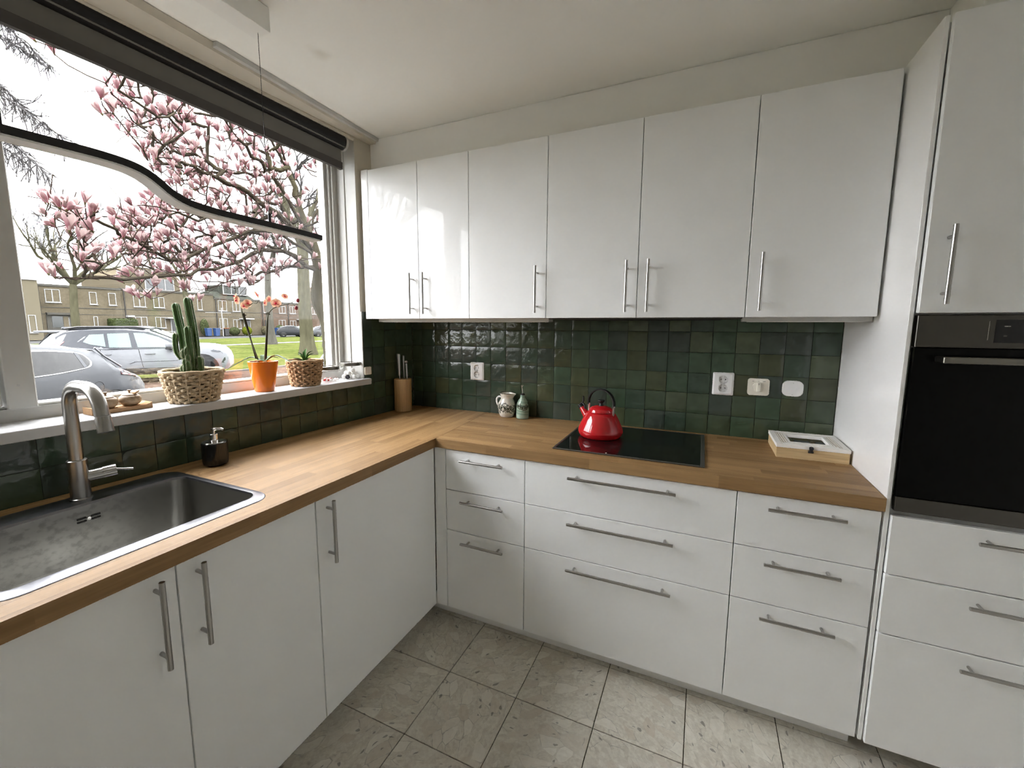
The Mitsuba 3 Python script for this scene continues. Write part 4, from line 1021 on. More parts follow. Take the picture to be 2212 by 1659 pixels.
for i, q in enumerate(pos):
    if i == 4:
        solo('dark_ball', 'dark ball among the white balls in the right glass jar', 'ball', shift(trimesh.creation.icosphere(subdivisions=2, radius=.0125), c2 + q), 'dark_ball', True)
    else:
        solo('white_ball', 'small white ball in the right glass jar', 'ball', shift(trimesh.creation.icosphere(subdivisions=2, radius=.0125), c2 + q), 'cotton', True, group='white balls in the right jar')

# two little stoneware pots on a wooden tray behind the tap
mat('tray_wood', {'type': 'diffuse', 'reflectance': mikit.proc(lambda p, n, uv: mix((0.36, 0.20, 0.11), (0.55, 0.37, 0.22), fbm(p.x * 60 + p.y * 14, p.z * 90, 1)))})
mat('stoneware', {'type': 'roughplastic', 'diffuse_reflectance': mikit.proc(lambda p, n, uv: mix((0.22, 0.13, 0.07), (0.50, 0.36, 0.22), fbm(p.x * 70 + p.y * 70, p.z * 130, 2, octaves=4))), 'alpha': 0.35})
t = thing('wooden_tray', 'small wooden tray on the window sill behind the tap', 'tray')
def tray_wave(v_): return 0.004 + 0.010 * np.clip((abs(v_ + 1.50) - 0.055) / 0.035, 0, 1) ** 1.5
tv, tf = [], []
vv = np.linspace(-1.590, -1.418, 22)
for v_ in vv:
    for n_ in (-0.108, -0.040):
        tv += [wpt(n_, v_, SZ + .0006), wpt(n_, v_, SZ + .010 + tray_wave(v_))]
for i in range(21):
    o = 4 * i
    for a, b in ((0, 1), (1, 3), (3, 2), (2, 0)):
        tf += [[o + a, o + b, o + 4 + b], [o + a, o + 4 + b, o + 4 + a]]
n = len(tv); tf += [[0, 2, 3], [0, 3, 1], [n - 4, n - 1, n - 2], [n - 4, n - 3, n - 1]]
tm = trimesh.Trimesh(np.array(tv), tf, process=False); tm.fix_normals()
part(t, 'board', tm, 'tray_wood', smooth=20)
for i, (v_, lb) in enumerate(((-1.538, 'little round stoneware pot with a lid, half hidden behind the tap spout'), (-1.470, 'little round stoneware pot with a lid and spoon, right of the tap spout'))):
    c = wpt(-0.074, v_, SZ + .0142)
    t = thing('condiment_pot', lb, 'pot')
    part(t, 'body', lathe([(0, 0), (.018, 0), (.028, .008), (.0325, .019), (.031, .030), (.024, .0365), (.020, .037), (0, .037)], 40, c), 'stoneware', smooth=40)
    l = part(t, 'lid', lathe([(.0225, .0368), (.0225, .0395), (.015, .0435), (.006, .045), (0, .045)], 32, c), 'stoneware', smooth=40)
    part(l, 'knob', lathe([(.0035, .0445), (.0030, .049), (.0058, .0525), (.0055, .056), (0, .0568)], 20, c), 'stoneware', smooth=40)
    if i:
        part(t, 'spoon', tube([c + [0, 0, .042], c + RH * .022 + [0, 0, .044], c + RH * .036 + [0, 0, .053]], [.004, .0042, .002], 8), 'tray_wood', smooth=40)

# ------------------------------------------------------------------ outside
OUT_DIM = 0.24              # outdoor colours darkened so the bright view holds at the indoor exposure
def odiffuse(name, c):
    return diffuse(name, c if isinstance(c, dict) else tuple(OUT_DIM * x for x in c))
def oglossy(name, c, *a, **k):
    return glossy(name, tuple(OUT_DIM * x for x in c), *a, **k)
def omix(a, b, t):
    return mix(a, b, t) * OUT_DIM

# ------------------------------------------------------------------ outside: ground
def grass_fn(p, n, uv):
    g = fbm(p.x * 0.9, p.y * 0.9, 1, octaves=4)
    h = noise(p.x * 9, p.y * 9, 3)
    c = omix((0.090, 0.115, 0.030), (0.165, 0.180, 0.055), dr.clip(1.6 * (g - 0.2), 0, 1))
    return c * (0.75 + 0.5 * h)
odiffuse('grass', mikit.proc(grass_fn))
def paving_fn(p, n, uv):
    u, v = p.x / 0.105, p.y / 0.21
    row = dr.floor(u); k = dr.floor(v + 0.5 * (row - 2 * dr.floor(row / 2)))
    t = cell_rand(row, k, 2)
    red = smoothstep(-11.5, -12.2, p.x) * smoothstep(0.0, 6.0, p.y)
    c = omix(mix((0.10, 0.095, 0.085), (0.15, 0.14, 0.125), t), mix((0.13, 0.070, 0.050), (0.19, 0.115, 0.085), t), red * 0.7)
    return c * (0.8 + 0.4 * fbm(p.x * 2, p.y * 2, 5))
odiffuse('paving', mikit.proc(paving_fn))
odiffuse('kerb_stone', (0.24, 0.23, 0.21))
odiffuse('path_slab', (0.34, 0.33, 0.30))
odiffuse('asphalt', mikit.proc(lambda p, n, uv: omix((0.10, 0.10, 0.10), (0.15, 0.15, 0.145), fbm(p.x * 1.5, p.y * 1.5, 2))))
put(thing('garden_lawn', 'wide green lawn beyond the parked cars, up to the pale path', 'lawn'), box((-33.0, -70, GROUND - .3), (-14.0, 90, GROUND)), 'grass')
put(thing('garden_lawn', 'strip of green lawn between the pale path and the terraced houses', 'lawn'), box((-50.0, -70, GROUND - .3), (-34.6, 90, GROUND + .02)), 'grass')
labels['garden_lawn']['kind'] = 'structure'; labels['garden_lawn_001']['kind'] = 'structure'
put(struct('street_paving'), box((-13.82, -70, GROUND - .3), (-0.45, 90, GROUND)), 'paving')
put(struct('far_road'), box((-90.0, -70, GROUND - .3), (-50.0, 140, GROUND + .01)), 'asphalt')
put(struct('footpath'), box((-34.6, -70, GROUND - .3), (-33.0, 90, GROUND + .03)), 'path_slab')
kb = struct('kerb')
for k in range(40):
    part(kb, 'stone', box((-14.0, 0.5 + k * 1.0, GROUND - .2), (-13.82, 1.49 + k * 1.0, GROUND + .06), 0.01), 'kerb_stone')

# ------------------------------------------------------------------ terraced houses
def render_fn(p, n, uv):
    g = fbm(p.y * 0.7, p.z * 0.9, 2, octaves=4)
    f = noise(p.y * 9, p.z * 9, 4)
    return omix((0.165, 0.138, 0.092), (0.235, 0.200, 0.140), dr.clip(1.5 * (g - .2), 0, 1)) * (0.9 + 0.2 * f)
odiffuse('house_render', mikit.proc(render_fn))
odiffuse('house_brick', mikit.proc(lambda p, n, uv: omix((0.150, 0.105, 0.076), (0.215, 0.160, 0.120), fbm(p.y * 2, p.z * 5, 3))))
odiffuse('house_pale', (0.25, 0.22, 0.155))
odiffuse('house_fascia', (0.13, 0.125, 0.11))
odiffuse('roof_slate', mikit.proc(lambda p, n, uv: omix((0.050, 0.055, 0.045), (0.085, 0.090, 0.072), fbm(p.y * 3, p.z * 6, 3))))
odiffuse('house_white', (0.55, 0.55, 0.54))
oglossy('house_glass', (0.050, 0.058, 0.062), 0.10, 0.5)
odiffuse('curtain', (0.20, 0.21, 0.22))
oglossy('door_dark', (0.020, 0.024, 0.026), 0.35, 0.4)
oglossy('door_green', (0.030, 0.055, 0.045), 0.35, 0.4)
odiffuse('downpipe', (0.085, 0.080, 0.072))
HX = -60.0
HG = -0.22
def window(h, y0, y1, z0, z1, split=0.5, blind=True, x=None):
    x = HX if x is None else x
    w = part(h, 'window', join(box((x - .06, y0, z0), (x + .05, y0 + .07, z1)), box((x - .06, y1 - .07, z0), (x + .05, y1, z1)), box((x - .06, y0, z0), (x + .05, y1, z0 + .07)), box((x - .06, y0, z1 - .07), (x + .05, y1, z1)),
                               *([box((x - .06, y0 + (y1 - y0) * split - .045, z0), (x + .05, y0 + (y1 - y0) * split + .045, z1))] if split else []), box((x - .02, y0 - .05, z0 - .08), (x + .12, y1 + .05, z0 - .01))), 'house_white')
    ys = [y0 + .07, y0 + (y1 - y0) * split, y1 - .07] if split else [y0 + .07, y1 - .07]
    for a, b in zip(ys[:-1], ys[1:]):
        part(w, 'pane', box((x - .055, a, z0 + .07), (x - .035, b, z1 - .07)), 'house_glass')
    if blind:
        part(w, 'curtain', box((x - .034, ys[0], z1 - .07 - (z1 - z0) * .36), (x - .028, ys[-1], z1 - .07)), 'curtain')
def house(label, y0, y1, eave, m='house_render'):
    h = thing('terraced_house', label, 'house')
    part(h, 'wall', box((HX - 9, y0 + .01, HG), (HX, y1 - .01, eave)), m)
    part(h, 'fascia', box((HX - 9.1, y0 + .01, eave - .02), (HX + .10, y1 - .01, eave + .20)), 'house_fascia')
    part(h, 'ledge', box((HX, y0 + .01, 3.10), (HX + .05, y1 - .01, 3.17)), 'house_fascia')
    part(h, 'ledge', box((HX, y0 + .01, 2.42), (HX + .03, y1 - .01, 2.47)), 'house_fascia')
    part(h, 'downpipe', tube([(HX + .09, y0 + .25, HG), (HX + .09, y0 + .25, eave)], .07, 8), 'downpipe')
    return h
def front_door(h, y0, y1, m='door_dark', canopy=True):
    d = part(h, 'door', box((HX - .02, y0, HG), (HX + .06, y1, 2.0), .01), m)
    part(d, 'door_glass', box((HX + .05, y0 + (y1 - y0) * .58, .35), (HX + .068, y0 + (y1 - y0) * .80, 1.75)), 'house_glass')
    part(d, 'door_frame', join(box((HX - .02, y0 - .09, HG), (HX + .08, y0, 2.1)), box((HX - .02, y1, HG), (HX + .08, y1 + .09, 2.1))), 'house_white')
    if canopy:
        part(h, 'canopy', box((HX, y0 - .75, 2.08), (HX + .85, y1 + .25, 2.26), .02), 'house_white')

h = thing('terraced_house', 'pale end house at the far left beside the mullion, proud of the terrace', 'house')
part(h, 'wall', box((HX - 9, 8.0, HG), (HX + 1.1, 18.05, 5.72)), 'house_pale')
part(h, 'fascia', box((HX - 9, 7.9, 5.72), (HX + 1.2, 18.08, 5.86)), 'house_white')
window(h, 17.05, 17.62, .55, 2.30, 0, False, HX + 1.1)
h = house('first sand-coloured terraced house with the deep porch, seen above the white car roof', 18.1, 25.4, 5.30)
window(h, 18.85, 20.05, 3.66, 5.00, .48); window(h, 22.45, 23.12, 3.58, 4.92, 0); window(h, 24.17, 24.88, 3.55, 4.93, 0)
po = part(h, 'porch', join(box((HX, 18.75, 2.36), (HX + .35, 21.35, 2.58)), box((HX, 18.75, HG), (HX + .08, 21.35, 2.36))), 'house_fascia')
part(h, 'porch_window', box((HX + .08, 19.15, 1.05), (HX + .11, 20.0, 2.2)), 'house_glass')
part(h, 'porch_panel', box((HX + .08, 20.05, 1.05), (HX + .10, 20.45, 2.2)), 'house_render')
front_door(h, 20.55, 21.15, 'door_green', False)
window(h, 22.6, 23.0, .9, 2.25, 0, False)
h = house('second sand-coloured terraced house with the raised glazed top storey', 25.4, 36.0, 5.38)
part(h, 'top_storey', box((HX - 9, 25.45, 5.58), (HX - .3, 32.0, 7.0)), 'house_render')
part(h, 'roof', trimesh.convex.convex_hull(np.array([(x, y, z) for x in (HX - 9, HX - .2) for y, z in ((25.3, 6.98), (27.2, 8.2), (31, 8.2), (32.1, 6.98))])), 'house_render')
tw = part(h, 'roof_window', join(box((HX - .30, 28.05, 5.56), (HX - .2, 31.3, 5.66)), box((HX - .30, 28.05, 6.95), (HX - .2, 31.3, 7.05)), *[box((HX - .30, y, 5.6), (HX - .2, y + .10, 7.0)) for y in (28.05, 29.1, 30.2, 31.2)]), 'house_white')
for a, b in ((28.15, 29.1), (29.2, 30.2), (30.3, 31.2)):
    part(tw, 'pane', box((HX - .29, a, 5.66), (HX - .26, b, 6.95)), 'house_glass')
window(h, 26.55, 27.8, 3.46, 4.75); window(h, 28.65, 29.85, 3.43, 4.72); window(h, 33.8, 34.42, 3.32, 4.74, 0)
window(h, 26.55, 27.8, .93, 2.28); window(h, 28.67, 29.82, .92, 2.27)
front_door(h, 30.45, 31.25); part(h, 'canopy', box((HX, 25.6, 2.2), (HX + .6, 26.3, 2.42), .02), 'house_white')
part(h, 'garden_bench', join(box((HX + .9, 29.0, .2), (HX + 1.3, 30.2, .27)), box((HX + .9, 29.0, .45), (HX + .95, 30.2, .52)), box((HX + .9, 29.05, HG), (HX + 1.2, 29.12, .5)), box((HX + .9, 30.1, HG), (HX + 1.2, 30.17, .5))), 'house_white')
h = house('third terraced house with a slate dormer, between the cactus and the orchid', 36.0, 43.0, 4.88)
window(h, 36.56, 37.77, 3.25, 4.72); window(h, 38.6, 39.73, 3.25, 4.69); window(h, 36.58, 37.75, .75, 2.22); window(h, 38.55, 39.72, .74, 2.08, .48)
front_door(h, 40.25, 41.08)
def dormer(h, y0, y1, z):
    part(h, 'roof', trimesh.convex.convex_hull(np.array([(x, y, z_) for y in (y0 - 1.6, y1 + .6) for x, z_ in ((HX - .1, z), (HX - 2.2, z + 1.0), (HX - 8.8, z))])), 'roof_slate')
    part(h, 'dormer', box((HX - 5, y0, z + .55), (HX - .9, y1, z + 1.95)), 'roof_slate')
    w = part(h, 'dormer_window', join(box((HX - .95, y0, z + .6), (HX - .85, y1, z + .70)), box((HX - .95, y0, z + 1.85), (HX - .85, y1, z + 1.97)), *[box((HX - .95, y, z + .65), (HX - .85, y + .10, z + 1.9)) for y in np.linspace(y0, y1 - .1, 4)]), 'house_white')
    for a, b in zip(np.linspace(y0, y1 - .1, 4)[:-1], np.linspace(y0, y1 - .1, 4)[1:]):
        part(w, 'pane', box((HX - .93, a + .1, z + .7), (HX - .90, b, z + 1.86)), 'house_glass')
dormer(h, 38.0, 41.6, 5.05)
h = house('fourth terraced house of pinkish brick behind the orchid stems', 43.0, 47.6, 4.72, 'house_brick')
window(h, 43.5, 44.1, 3.18, 4.62, 0); window(h, 46.2, 47.4, 3.15, 4.28); window(h, 46.05, 47.3, .88, 2.08)
part(h, 'porch_window', box((HX + .0, 43.0 + .55, .6), (HX + .03, 44.0, 2.05)), 'downpipe')
h = house('fifth terraced house of pale brick with a white canopy, behind the parked dark car', 47.6, 57.0, 4.72, 'house_brick')
window(h, 48.2, 49.3, 3.15, 4.33); window(h, 48.15, 49.3, .87, 2.0); front_door(h, 50.2, 51.0); window(h, 52.6, 53.8, 3.15, 4.3); window(h, 54.3, 55.4, .87, 2.0)
h = house('sixth terraced house of pinkish brick with a low gable, seen between the two right-hand trunks', 57.0, 67.0, 4.5, 'house_brick')
part(h, 'roof', trimesh.convex.convex_hull(np.array([(x, y, z) for x in (HX - 9, HX) for y, z in ((57, 4.6), (60.5, 8.6), (66.5, 4.6))])), 'house_brick')
part(h, 'gable_lamp', box((HX, 61.0, 1.6), (HX + .12, 61.5, 2.3)), 'house_white')

# hedge, bushes and bins before the houses
def leafy(name, label, cat, lo, hi, m, seed, n, ball=False):
    r = np.random.default_rng(seed)
    lo, hi = np.array(lo, float), np.array(hi, float)
    c, h2 = (lo + hi) / 2, (hi - lo) / 2
    if ball:
        core = trimesh.creation.icosphere(subdivisions=3); pts = core.vertices / 1.0
        pos = c + pts * h2 * 0.93
    else:
        core = rounded(-h2 * .93, h2 * .93, min(h2) * .3)
        pos = None
    t = thing(name, label, cat)
    cm = moved(core, np.diag([*(h2 * .92), 1.0])) if ball else core
    cm = shift(cm, c)
    part(t, 'core', cm, m)
    sm, fi = trimesh.sample.sample_surface(cm, n, seed=seed)
    nn = cm.face_normals[fi]
    s = (hi - lo).max() * .022 + .03
    v, f = [], []
    for p, q in zip(sm, nn):
        d = q + r.normal(0, .6, 3); d /= np.linalg.norm(d)
        a, b = frame_of(d)
        o = len(v); v += [p - a * s * .5, p + a * s * .5, p + d * s * 1.6 + b * s * .3]; f.append([o, o + 1, o + 2])
    part(t, 'leaves', trimesh.Trimesh(np.array(v), f, process=False), m, kind='stuff')
odiffuse('hedge_green', (0.070, 0.090, 0.034)); odiffuse('bush_yellow', (0.150, 0.175, 0.018)); odiffuse('bush_green', (0.085, 0.100, 0.045)); odiffuse('bush_brown', (0.13, 0.115, 0.07))
leafy('clipped_hedge', 'tall clipped green hedge before the houses above the white car', 'hedge', (HX + .6, 23.4, HG), (HX + 1.7, 26.2, 2.05), 'hedge_green', 1, 1500)
leafy('round_bush', 'round yellow-green clipped bush left of the orchid stem', 'bush', (HX + 1.0, 38.75, HG), (HX + 2.2, 40.2, 1.12), 'bush_yellow', 2, 900, True)
leafy('shrub', 'loose green shrub next to the round yellow bush', 'bush', (HX + .5, 37.2, HG), (HX + 1.4, 38.9, 1.0), 'bush_green', 3, 500, True)
leafy('shrub', 'brownish shrub between the orchid stems, before the pink brick house', 'bush', (HX + .5, 42.2, HG), (HX + 1.4, 43.4, 1.2), 'bush_brown', 4, 400, True)
leafy('shrub', 'climbing green shrub right of the cactus, against the houses', 'bush', (HX + .2, 33.6, HG), (HX + .8, 34.8, 2.2), 'bush_green', 5, 500, True)
leafy('shrub', 'small dark shrub right of the far blue bin', 'bush', (HX + .6, 44.6, HG), (HX + 1.2, 46.4, 1.35), 'bush_green', 6, 500, True)
oglossy('bin_blue', (0.030, 0.085, 0.25), 0.5, 0.3); oglossy('bin_black', (0.030, 0.030, 0.032), 0.5, 0.3); odiffuse('bin_orange', (0.32, 0.10, 0.04))
def bin_(label, y, m, lid, x=HX + 2.0):
    t = thing('wheelie_bin', label, 'bin')
    part(t, 'body', trimesh.convex.convex_hull(np.array([(x + sx * (.26 + .05 * k), y + sy * (.24 + .06 * k), HG + .05 + k * .95) for k in (0, 1) for sx in (-1, 1) for sy in (-1, 1)])), m)
    part(t, 'lid', box((x - .34, y - .33, HG + 1.0), (x + .34, y + .33, HG + 1.09), .02), lid)
bin_('blue wheelie bin on its own right of the cactus, left of the lamp post', 34.85, 'bin_blue', 'bin_blue')
bin_('blue wheelie bin half hidden directly behind the cactus', 34.0, 'bin_blue', 'bin_blue', HX + 1.6)
bin_('black wheelie bin with an orange lid, right of the near blue bin', 36.1, 'bin_black', 'bin_orange')
bin_('far blue wheelie bin between the two orchid stems', 44.2, 'bin_blue', 'bin_blue')
t = thing('post', 'slim pale post between the blue and the black wheelie bins', 'post')
part(t, 'pole', tube([(HX + 2.6, 35.35, HG), (HX + 2.6, 35.35, 3.6)], .06, 8), 'house_white')
part(t, 'crossbar', box((HX + 2.57, 33.2, 2.9), (HX + 2.63, 36.6, 2.96)), 'house_white')

# ------------------------------------------------------------------ cars
oglossy('car_white', (0.36, 0.375, 0.40), 0.4, 0.12); oglossy('car_grey', (0.075, 0.083, 0.096), 0.4, 0.12); oglossy('car_dark', (0.03, 0.032, 0.036), 0.35, 0.10); oglossy('car_silver', (0.12, 0.125, 0.135), 0.4, 0.12)
oglossy('car_glass', (0.30, 0.40, 0.38), 0.12, 0.10); oglossy('car_glass_dark', (0.018, 0.019, 0.02), 0.10, 0.10)  # car_glass: pale green painted in for bright sky seen through and reflected
oglossy('cladding', (0.030, 0.030, 0.032), 0.5, 0.3); oglossy('tail_red', (0.36, 0.012, 0.018), 0.15, 0.5); oglossy('head_lamp', (0.28, 0.30, 0.33), 0.1, 0.5); oglossy('roof_black', (0.07, 0.076, 0.09), 0.3, 0.12)
oglossy('alloy', (0.45, 0.46, 0.48), 0.3, metal=0.8); odiffuse('tyre', (0.022, 0.022, 0.022))

class Car:
    """A body lofted from stations along its length: s from the rear, widths and heights per station."""
    def __init__(self, stations, origin, fwd):
        self.st = np.array(stations, float)       # s, z sill, z belt, z top, half width sill, belt, top
        f = np.array([fwd[0], fwd[1], 0.0]); f /= np.linalg.norm(f)
        self.m = np.eye(4); self.m[:3, 0] = f; self.m[:3, 1] = (-f[1], f[0], 0); self.m[:3, 3] = origin
    def at_s(self, s):
        return np.array([np.interp(s, self.st[:, 0], self.st[:, k]) for k in range(1, 7)])
    def half(self, s, z):
        zs, zb, zt, ws, wb, wt_ = self.at_s(s)
        zm = zs + (zb - zs) * .45
        return np.interp(z, [zs, zs + .10, zm, zb, max(zt - .05, zb + .01), zt], [ws * .93, ws, (ws + wb) / 2 * 1.02, wb, wt_, wt_ * .90])
    def body(self):
        v = []; q = 13
        for row in self.st:
            s = row[0]; zs, zb, zt = row[1:4]
            zz = [zs, zs + .10, zs + (zb - zs) * .45, zb, max(zt - .05, zb + .01)]
            right = [(s, -self.half(s, z), z) for z in zz] + [(s, -row[6] * .62, zt)]
            v += right + [(s, 0, zt + .012)] + [(a, -b, c) for a, b, c in right[::-1]]
        v = np.array(v); n = len(self.st); f = []
        for i in range(n - 1):
            for k in range(q):
                a, b = i * q + k, i * q + (k + 1) % q
                f += [[a, b + q, b], [a, a + q, b + q]]
        for i, fl in ((0, False), (n - 1, True)):
            for k in range(1, q - 1):
                t_ = [i * q, i * q + k, i * q + k + 1]
                f.append(t_[::-1] if fl else t_)
        m = trimesh.Trimesh(v, f, process=False); m.fix_normals()
        return moved(m, self.m)
    def patch(self, poly, off=.004, depth=.02, sides=(-1,)):
        """A flat-drawn (s, z) outline laid on the side of the body."""
        e = extrude(poly if isinstance(poly[0][0], (list, tuple, np.ndarray)) else [poly], depth)
        v, f = trimesh.remesh.subdivide_to_size(e.vertices, e.faces, .22)
        out = []
        for sd in sides:
            w = np.array([[a, sd * (self.half(a, b) + off - depth + c), b] for a, b, c in v])
            m = trimesh.Trimesh(w, f if sd < 0 else f[:, ::-1], process=False); m.fix_normals()
            out.append(moved(m, self.m))
        return join(out)
    def pt(self, s, t_, z): return (self.m @ np.array([s, t_, z, 1.0]))[:3]
    def put_box(self, lo, hi, b=.01): return moved(box(lo, hi, b), self.m)
def wheel(t, car, s, r, side, spokes=10):
    w = car.half(s, r) if car is not None else 0
    z = r
    def ring_(pts): return moved(moved(lathe(pts, 28), trimesh.transformations.rotation_matrix(math.pi / 2 * (1 if side < 0 else -1), [1, 0, 0])), car.m @ trimesh.transformations.translation_matrix((s, side * w, z)))
    k = part(t, 'wheel', ring_([(r * .68, -.16), (r * .95, -.16), (r, -.12), (r, -.02), (r * .95, .015), (r * .70, .015), (r * .68, -.02)]), 'tyre', smooth=40)
    sp_ = [ring_([(0, -.02), (r * .69, -.02)])]
    for i in range(spokes):
        a = 2 * math.pi * i / spokes
        b = box((r * .10, -r * .055, -.02), (r * .67, r * .055, .006))
        sp_.append(moved(moved(moved(b, trimesh.transformations.rotation_matrix(a, [0, 0, 1])), trimesh.transformations.rotation_matrix(math.pi / 2 * (1 if side < 0 else -1), [1, 0, 0])), car.m @ trimesh.transformations.translation_matrix((s, side * w, z))))
    part(k, 'rim', join(sp_[1:]), 'alloy')
    part(k, 'hub_back', sp_[0], 'cladding')
def arch(s, r, z): return [(s + r * math.cos(a), z + r * math.sin(a)) for a in np.linspace(0, 2 * math.pi, 25)[:-1]]

# white car: right of the grey one, nose to the right
fw = RIGHT[:2]
D1 = 11.8
fh = np.array(FWD[:2]) / np.linalg.norm(FWD[:2])
og = far(80, 821.6, D1); og = np.array([og[0], og[1], GROUND])
fw = np.array(fw) / np.linalg.norm(fw) * math.cos(math.radians(26)) + fh * math.sin(math.radians(26))
back = np.array([-fw[1], fw[0], 0.0])            # away from the camera
og = og + back * 0.80
suv = Car([(-.02, .45, 1.02, 1.06, .70, .78, .70), (.06, .36, 1.05, 1.10, .84, .88, .78), (.20, .30, 1.06, 1.33, .88, .92, .72), (.36, .28, 1.06, 1.50, .90, .93, .68), (.75, .27, 1.06, 1.59, .91, .94, .68), (1.3, .26, 1.05, 1.63, .92, .94, .68), (2.0, .26, 1.03, 1.635, .92, .94, .68), (2.5, .26, 1.01, 1.58, .92, .93, .66), (2.88, .26, 1.00, 1.42, .92, .93, .66), (3.24, .26, 1.00, 1.22, .92, .93, .70), (3.5, .26, 1.01, 1.14, .92, .92, .74), (4.0, .27, 1.00, 1.11, .90, .90, .74), (4.30, .30, .93, 1.03, .82, .84, .68), (4.45, .34, .80, .88, .72, .74, .60), (4.50, .40, .66, .70, .62, .64, .5)], og, fw)
t = thing('car', 'white car with a black roof parked outside, nose to the right, behind the grey car', 'car')
part(t, 'body', suv.body(), 'car_white', smooth=32)
SB = (-1, 1)
part(t, 'roof', suv.patch([(.50, 1.13), (1.02, 1.08), (1.55, 1.01), (3.30, 1.02), (3.08, 1.24), (2.5, 1.51), (1.9, 1.575), (1.0, 1.565), (.62, 1.50), (.46, 1.38)], .006, .03, SB), 'roof_black')
part(t, 'roof_cover', moved(join(box((.55, -.62, 1.575), (2.4, .62, 1.655), .03)), suv.m), 'roof_black')
part(t, 'roof_rail', join(*[tube([suv.pt(.62, sd * .62, 1.60), suv.pt(.9, sd * .63, 1.655), suv.pt(2.2, sd * .63, 1.66), suv.pt(2.62, sd * .61, 1.585)], .022, 8) for sd in SB]), 'cladding')
part(t, 'spoiler', suv.put_box((-.02, -.62, 1.50), (.46, .62, 1.555), .015), 'car_white')
part(t, 'rear_window', moved(trimesh.convex.convex_hull(np.array([(.04, sd * .66, 1.14) for sd in SB] + [(.26, sd * .60, 1.47) for sd in SB] + [(.30, sd * .60, 1.47) for sd in SB] + [(.10, sd * .66, 1.14) for sd in SB])), suv.m), 'car_glass_dark')
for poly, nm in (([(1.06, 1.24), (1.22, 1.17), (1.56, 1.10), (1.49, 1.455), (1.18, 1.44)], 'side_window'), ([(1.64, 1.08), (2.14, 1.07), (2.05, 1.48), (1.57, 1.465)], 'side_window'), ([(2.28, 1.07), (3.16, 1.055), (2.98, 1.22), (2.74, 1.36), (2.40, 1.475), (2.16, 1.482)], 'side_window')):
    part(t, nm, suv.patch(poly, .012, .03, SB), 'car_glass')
part(t, 'windscreen', moved(trimesh.convex.convex_hull(np.array([(2.52, sd * .55, 1.575) for sd in SB] + [(3.22, sd * .62, 1.225) for sd in SB] + [(2.50, sd * .55, 1.59) for sd in SB] + [(3.24, sd * .62, 1.245) for sd in SB])), suv.m), 'car_glass_dark')
part(t, 'cladding', suv.patch([(.30, .27), (4.2, .27), (4.2, .42), (3.4, .46), (1.2, .46), (.30, .42)], .010, .03, SB), 'cladding')
for s_ in (.92, 3.80):
    part(t, 'wheel_arch', suv.patch(arch(s_, .44, .40), .012, .03, SB), 'cladding')
    for sd in SB: wheel(t, suv, s_, .36, sd)
for s_ in (2.36, 1.50):
    part(t, 'door_seam', suv.patch([(s_, .48), (s_ + .012, .48), (s_ - .06, 1.02), (s_ - .075, 1.02)], .003, .01, SB), 'cladding')
for s_ in (1.38, 2.38):
    part(t, 'door_handle', suv.patch(rrect(s_ + .05, .865, s_ + .29, .90, .012), .022, .03, SB), 'car_white')
part(t, 'door_crease', suv.patch([(2.05, .60), (2.2, .66), (3.2, .66), (3.2, .645), (2.22, .645), (2.07, .585)], .004, .01, SB), 'car_silver')
part(t, 'tail_lamp', suv.patch([(.30, 1.06), (.54, 1.10), (.68, 1.26), (.50, 1.25), (.36, 1.17)], .014, .03, SB), 'tail_red')
part(t, 'headlamp', suv.patch([(4.05, .93), (4.36, .84), (4.40, .93), (4.2, 1.0)], .012, .03, SB), 'head_lamp')
part(t, 'front_grille', suv.patch([(4.30, .55), (4.46, .52), (4.47, .72), (4.38, .70)], .008, .02, (-1,)), 'cladding')
for sd in SB:
    mr = part(t, 'wing_mirror', moved(rounded((2.96, sd * 1.04 - .10, 1.05), (3.14, sd * 1.04 + .08, 1.19), .05), suv.m), 'car_white', smooth=40)
    part(mr, 'mirror_base', moved(join(box((2.95, sd * 1.03 - .09, 1.00), (3.13, sd * 1.03 + .08, 1.07), .02), box((2.98, min(sd * .90, sd * 1.04), 1.0), (3.12, max(sd * .90, sd * 1.04), 1.04))), suv.m), 'cladding')

# grey car, nearer, its tail to the right; the camera sees its flank
gf = -np.array(FWD[:2]) / np.linalg.norm(FWD[:2])
gr = np.array(RIGHT[:2])
orr = EYE[:2] + FWD[:2] * 7.42 / 1.0 * 1.0 + RIGHT[:2] * (-6.05 - .90)
og2 = np.array([*(EYE[:2] + np.array(FWD[:2]) / np.linalg.norm(FWD[:2]) * 7.5 + gr * (-6.05 - .90)), GROUND])
gc = Car([(-.02, .42, .68, .72, .60, .66, .55), (.06, .33, .72, .80, .78, .80, .66), (.20, .29, .86, .93, .84, .85, .70), (.34, .27, .93, 1.02, .87, .88, .72), (.48, .26, .97, 1.12, .88, .89, .68), (.60, .26, .99, 1.26, .88, .89, .64), (.72, .26, 1.0, 1.36, .89, .90, .62), (1.0, .26, 1.0, 1.42, .89, .90, .61), (1.5, .26, .99, 1.47, .90, .90, .61), (2.1, .26, .98, 1.51, .90, .90, .61), (2.7, .26, .96, 1.47, .90, .90, .60), (3.1, .26, .95, 1.20, .90, .90, .62), (3.4, .26, .94, 1.04, .89, .88, .66), (3.9, .27, .86, .96, .86, .84, .64), (4.2, .30, .72, .80, .72, .72, .55)], og2, gf)
sdv = 1          # the flank towards the camera
t = thing('car', 'grey hatchback parked nearest the window, its red tail lamp towards the right', 'car')
part(t, 'body', gc.body(), 'car_grey', smooth=32)
win_out = [(.94, 1.18), (1.0, 1.125), (1.11, 1.095), (1.5, 1.06), (1.9, 1.045), (2.6, 1.02), (2.95, 1.05), (2.6, 1.33), (2.2, 1.405), (1.62, 1.395), (1.33, 1.372), (1.02, 1.32), (.95, 1.25)]
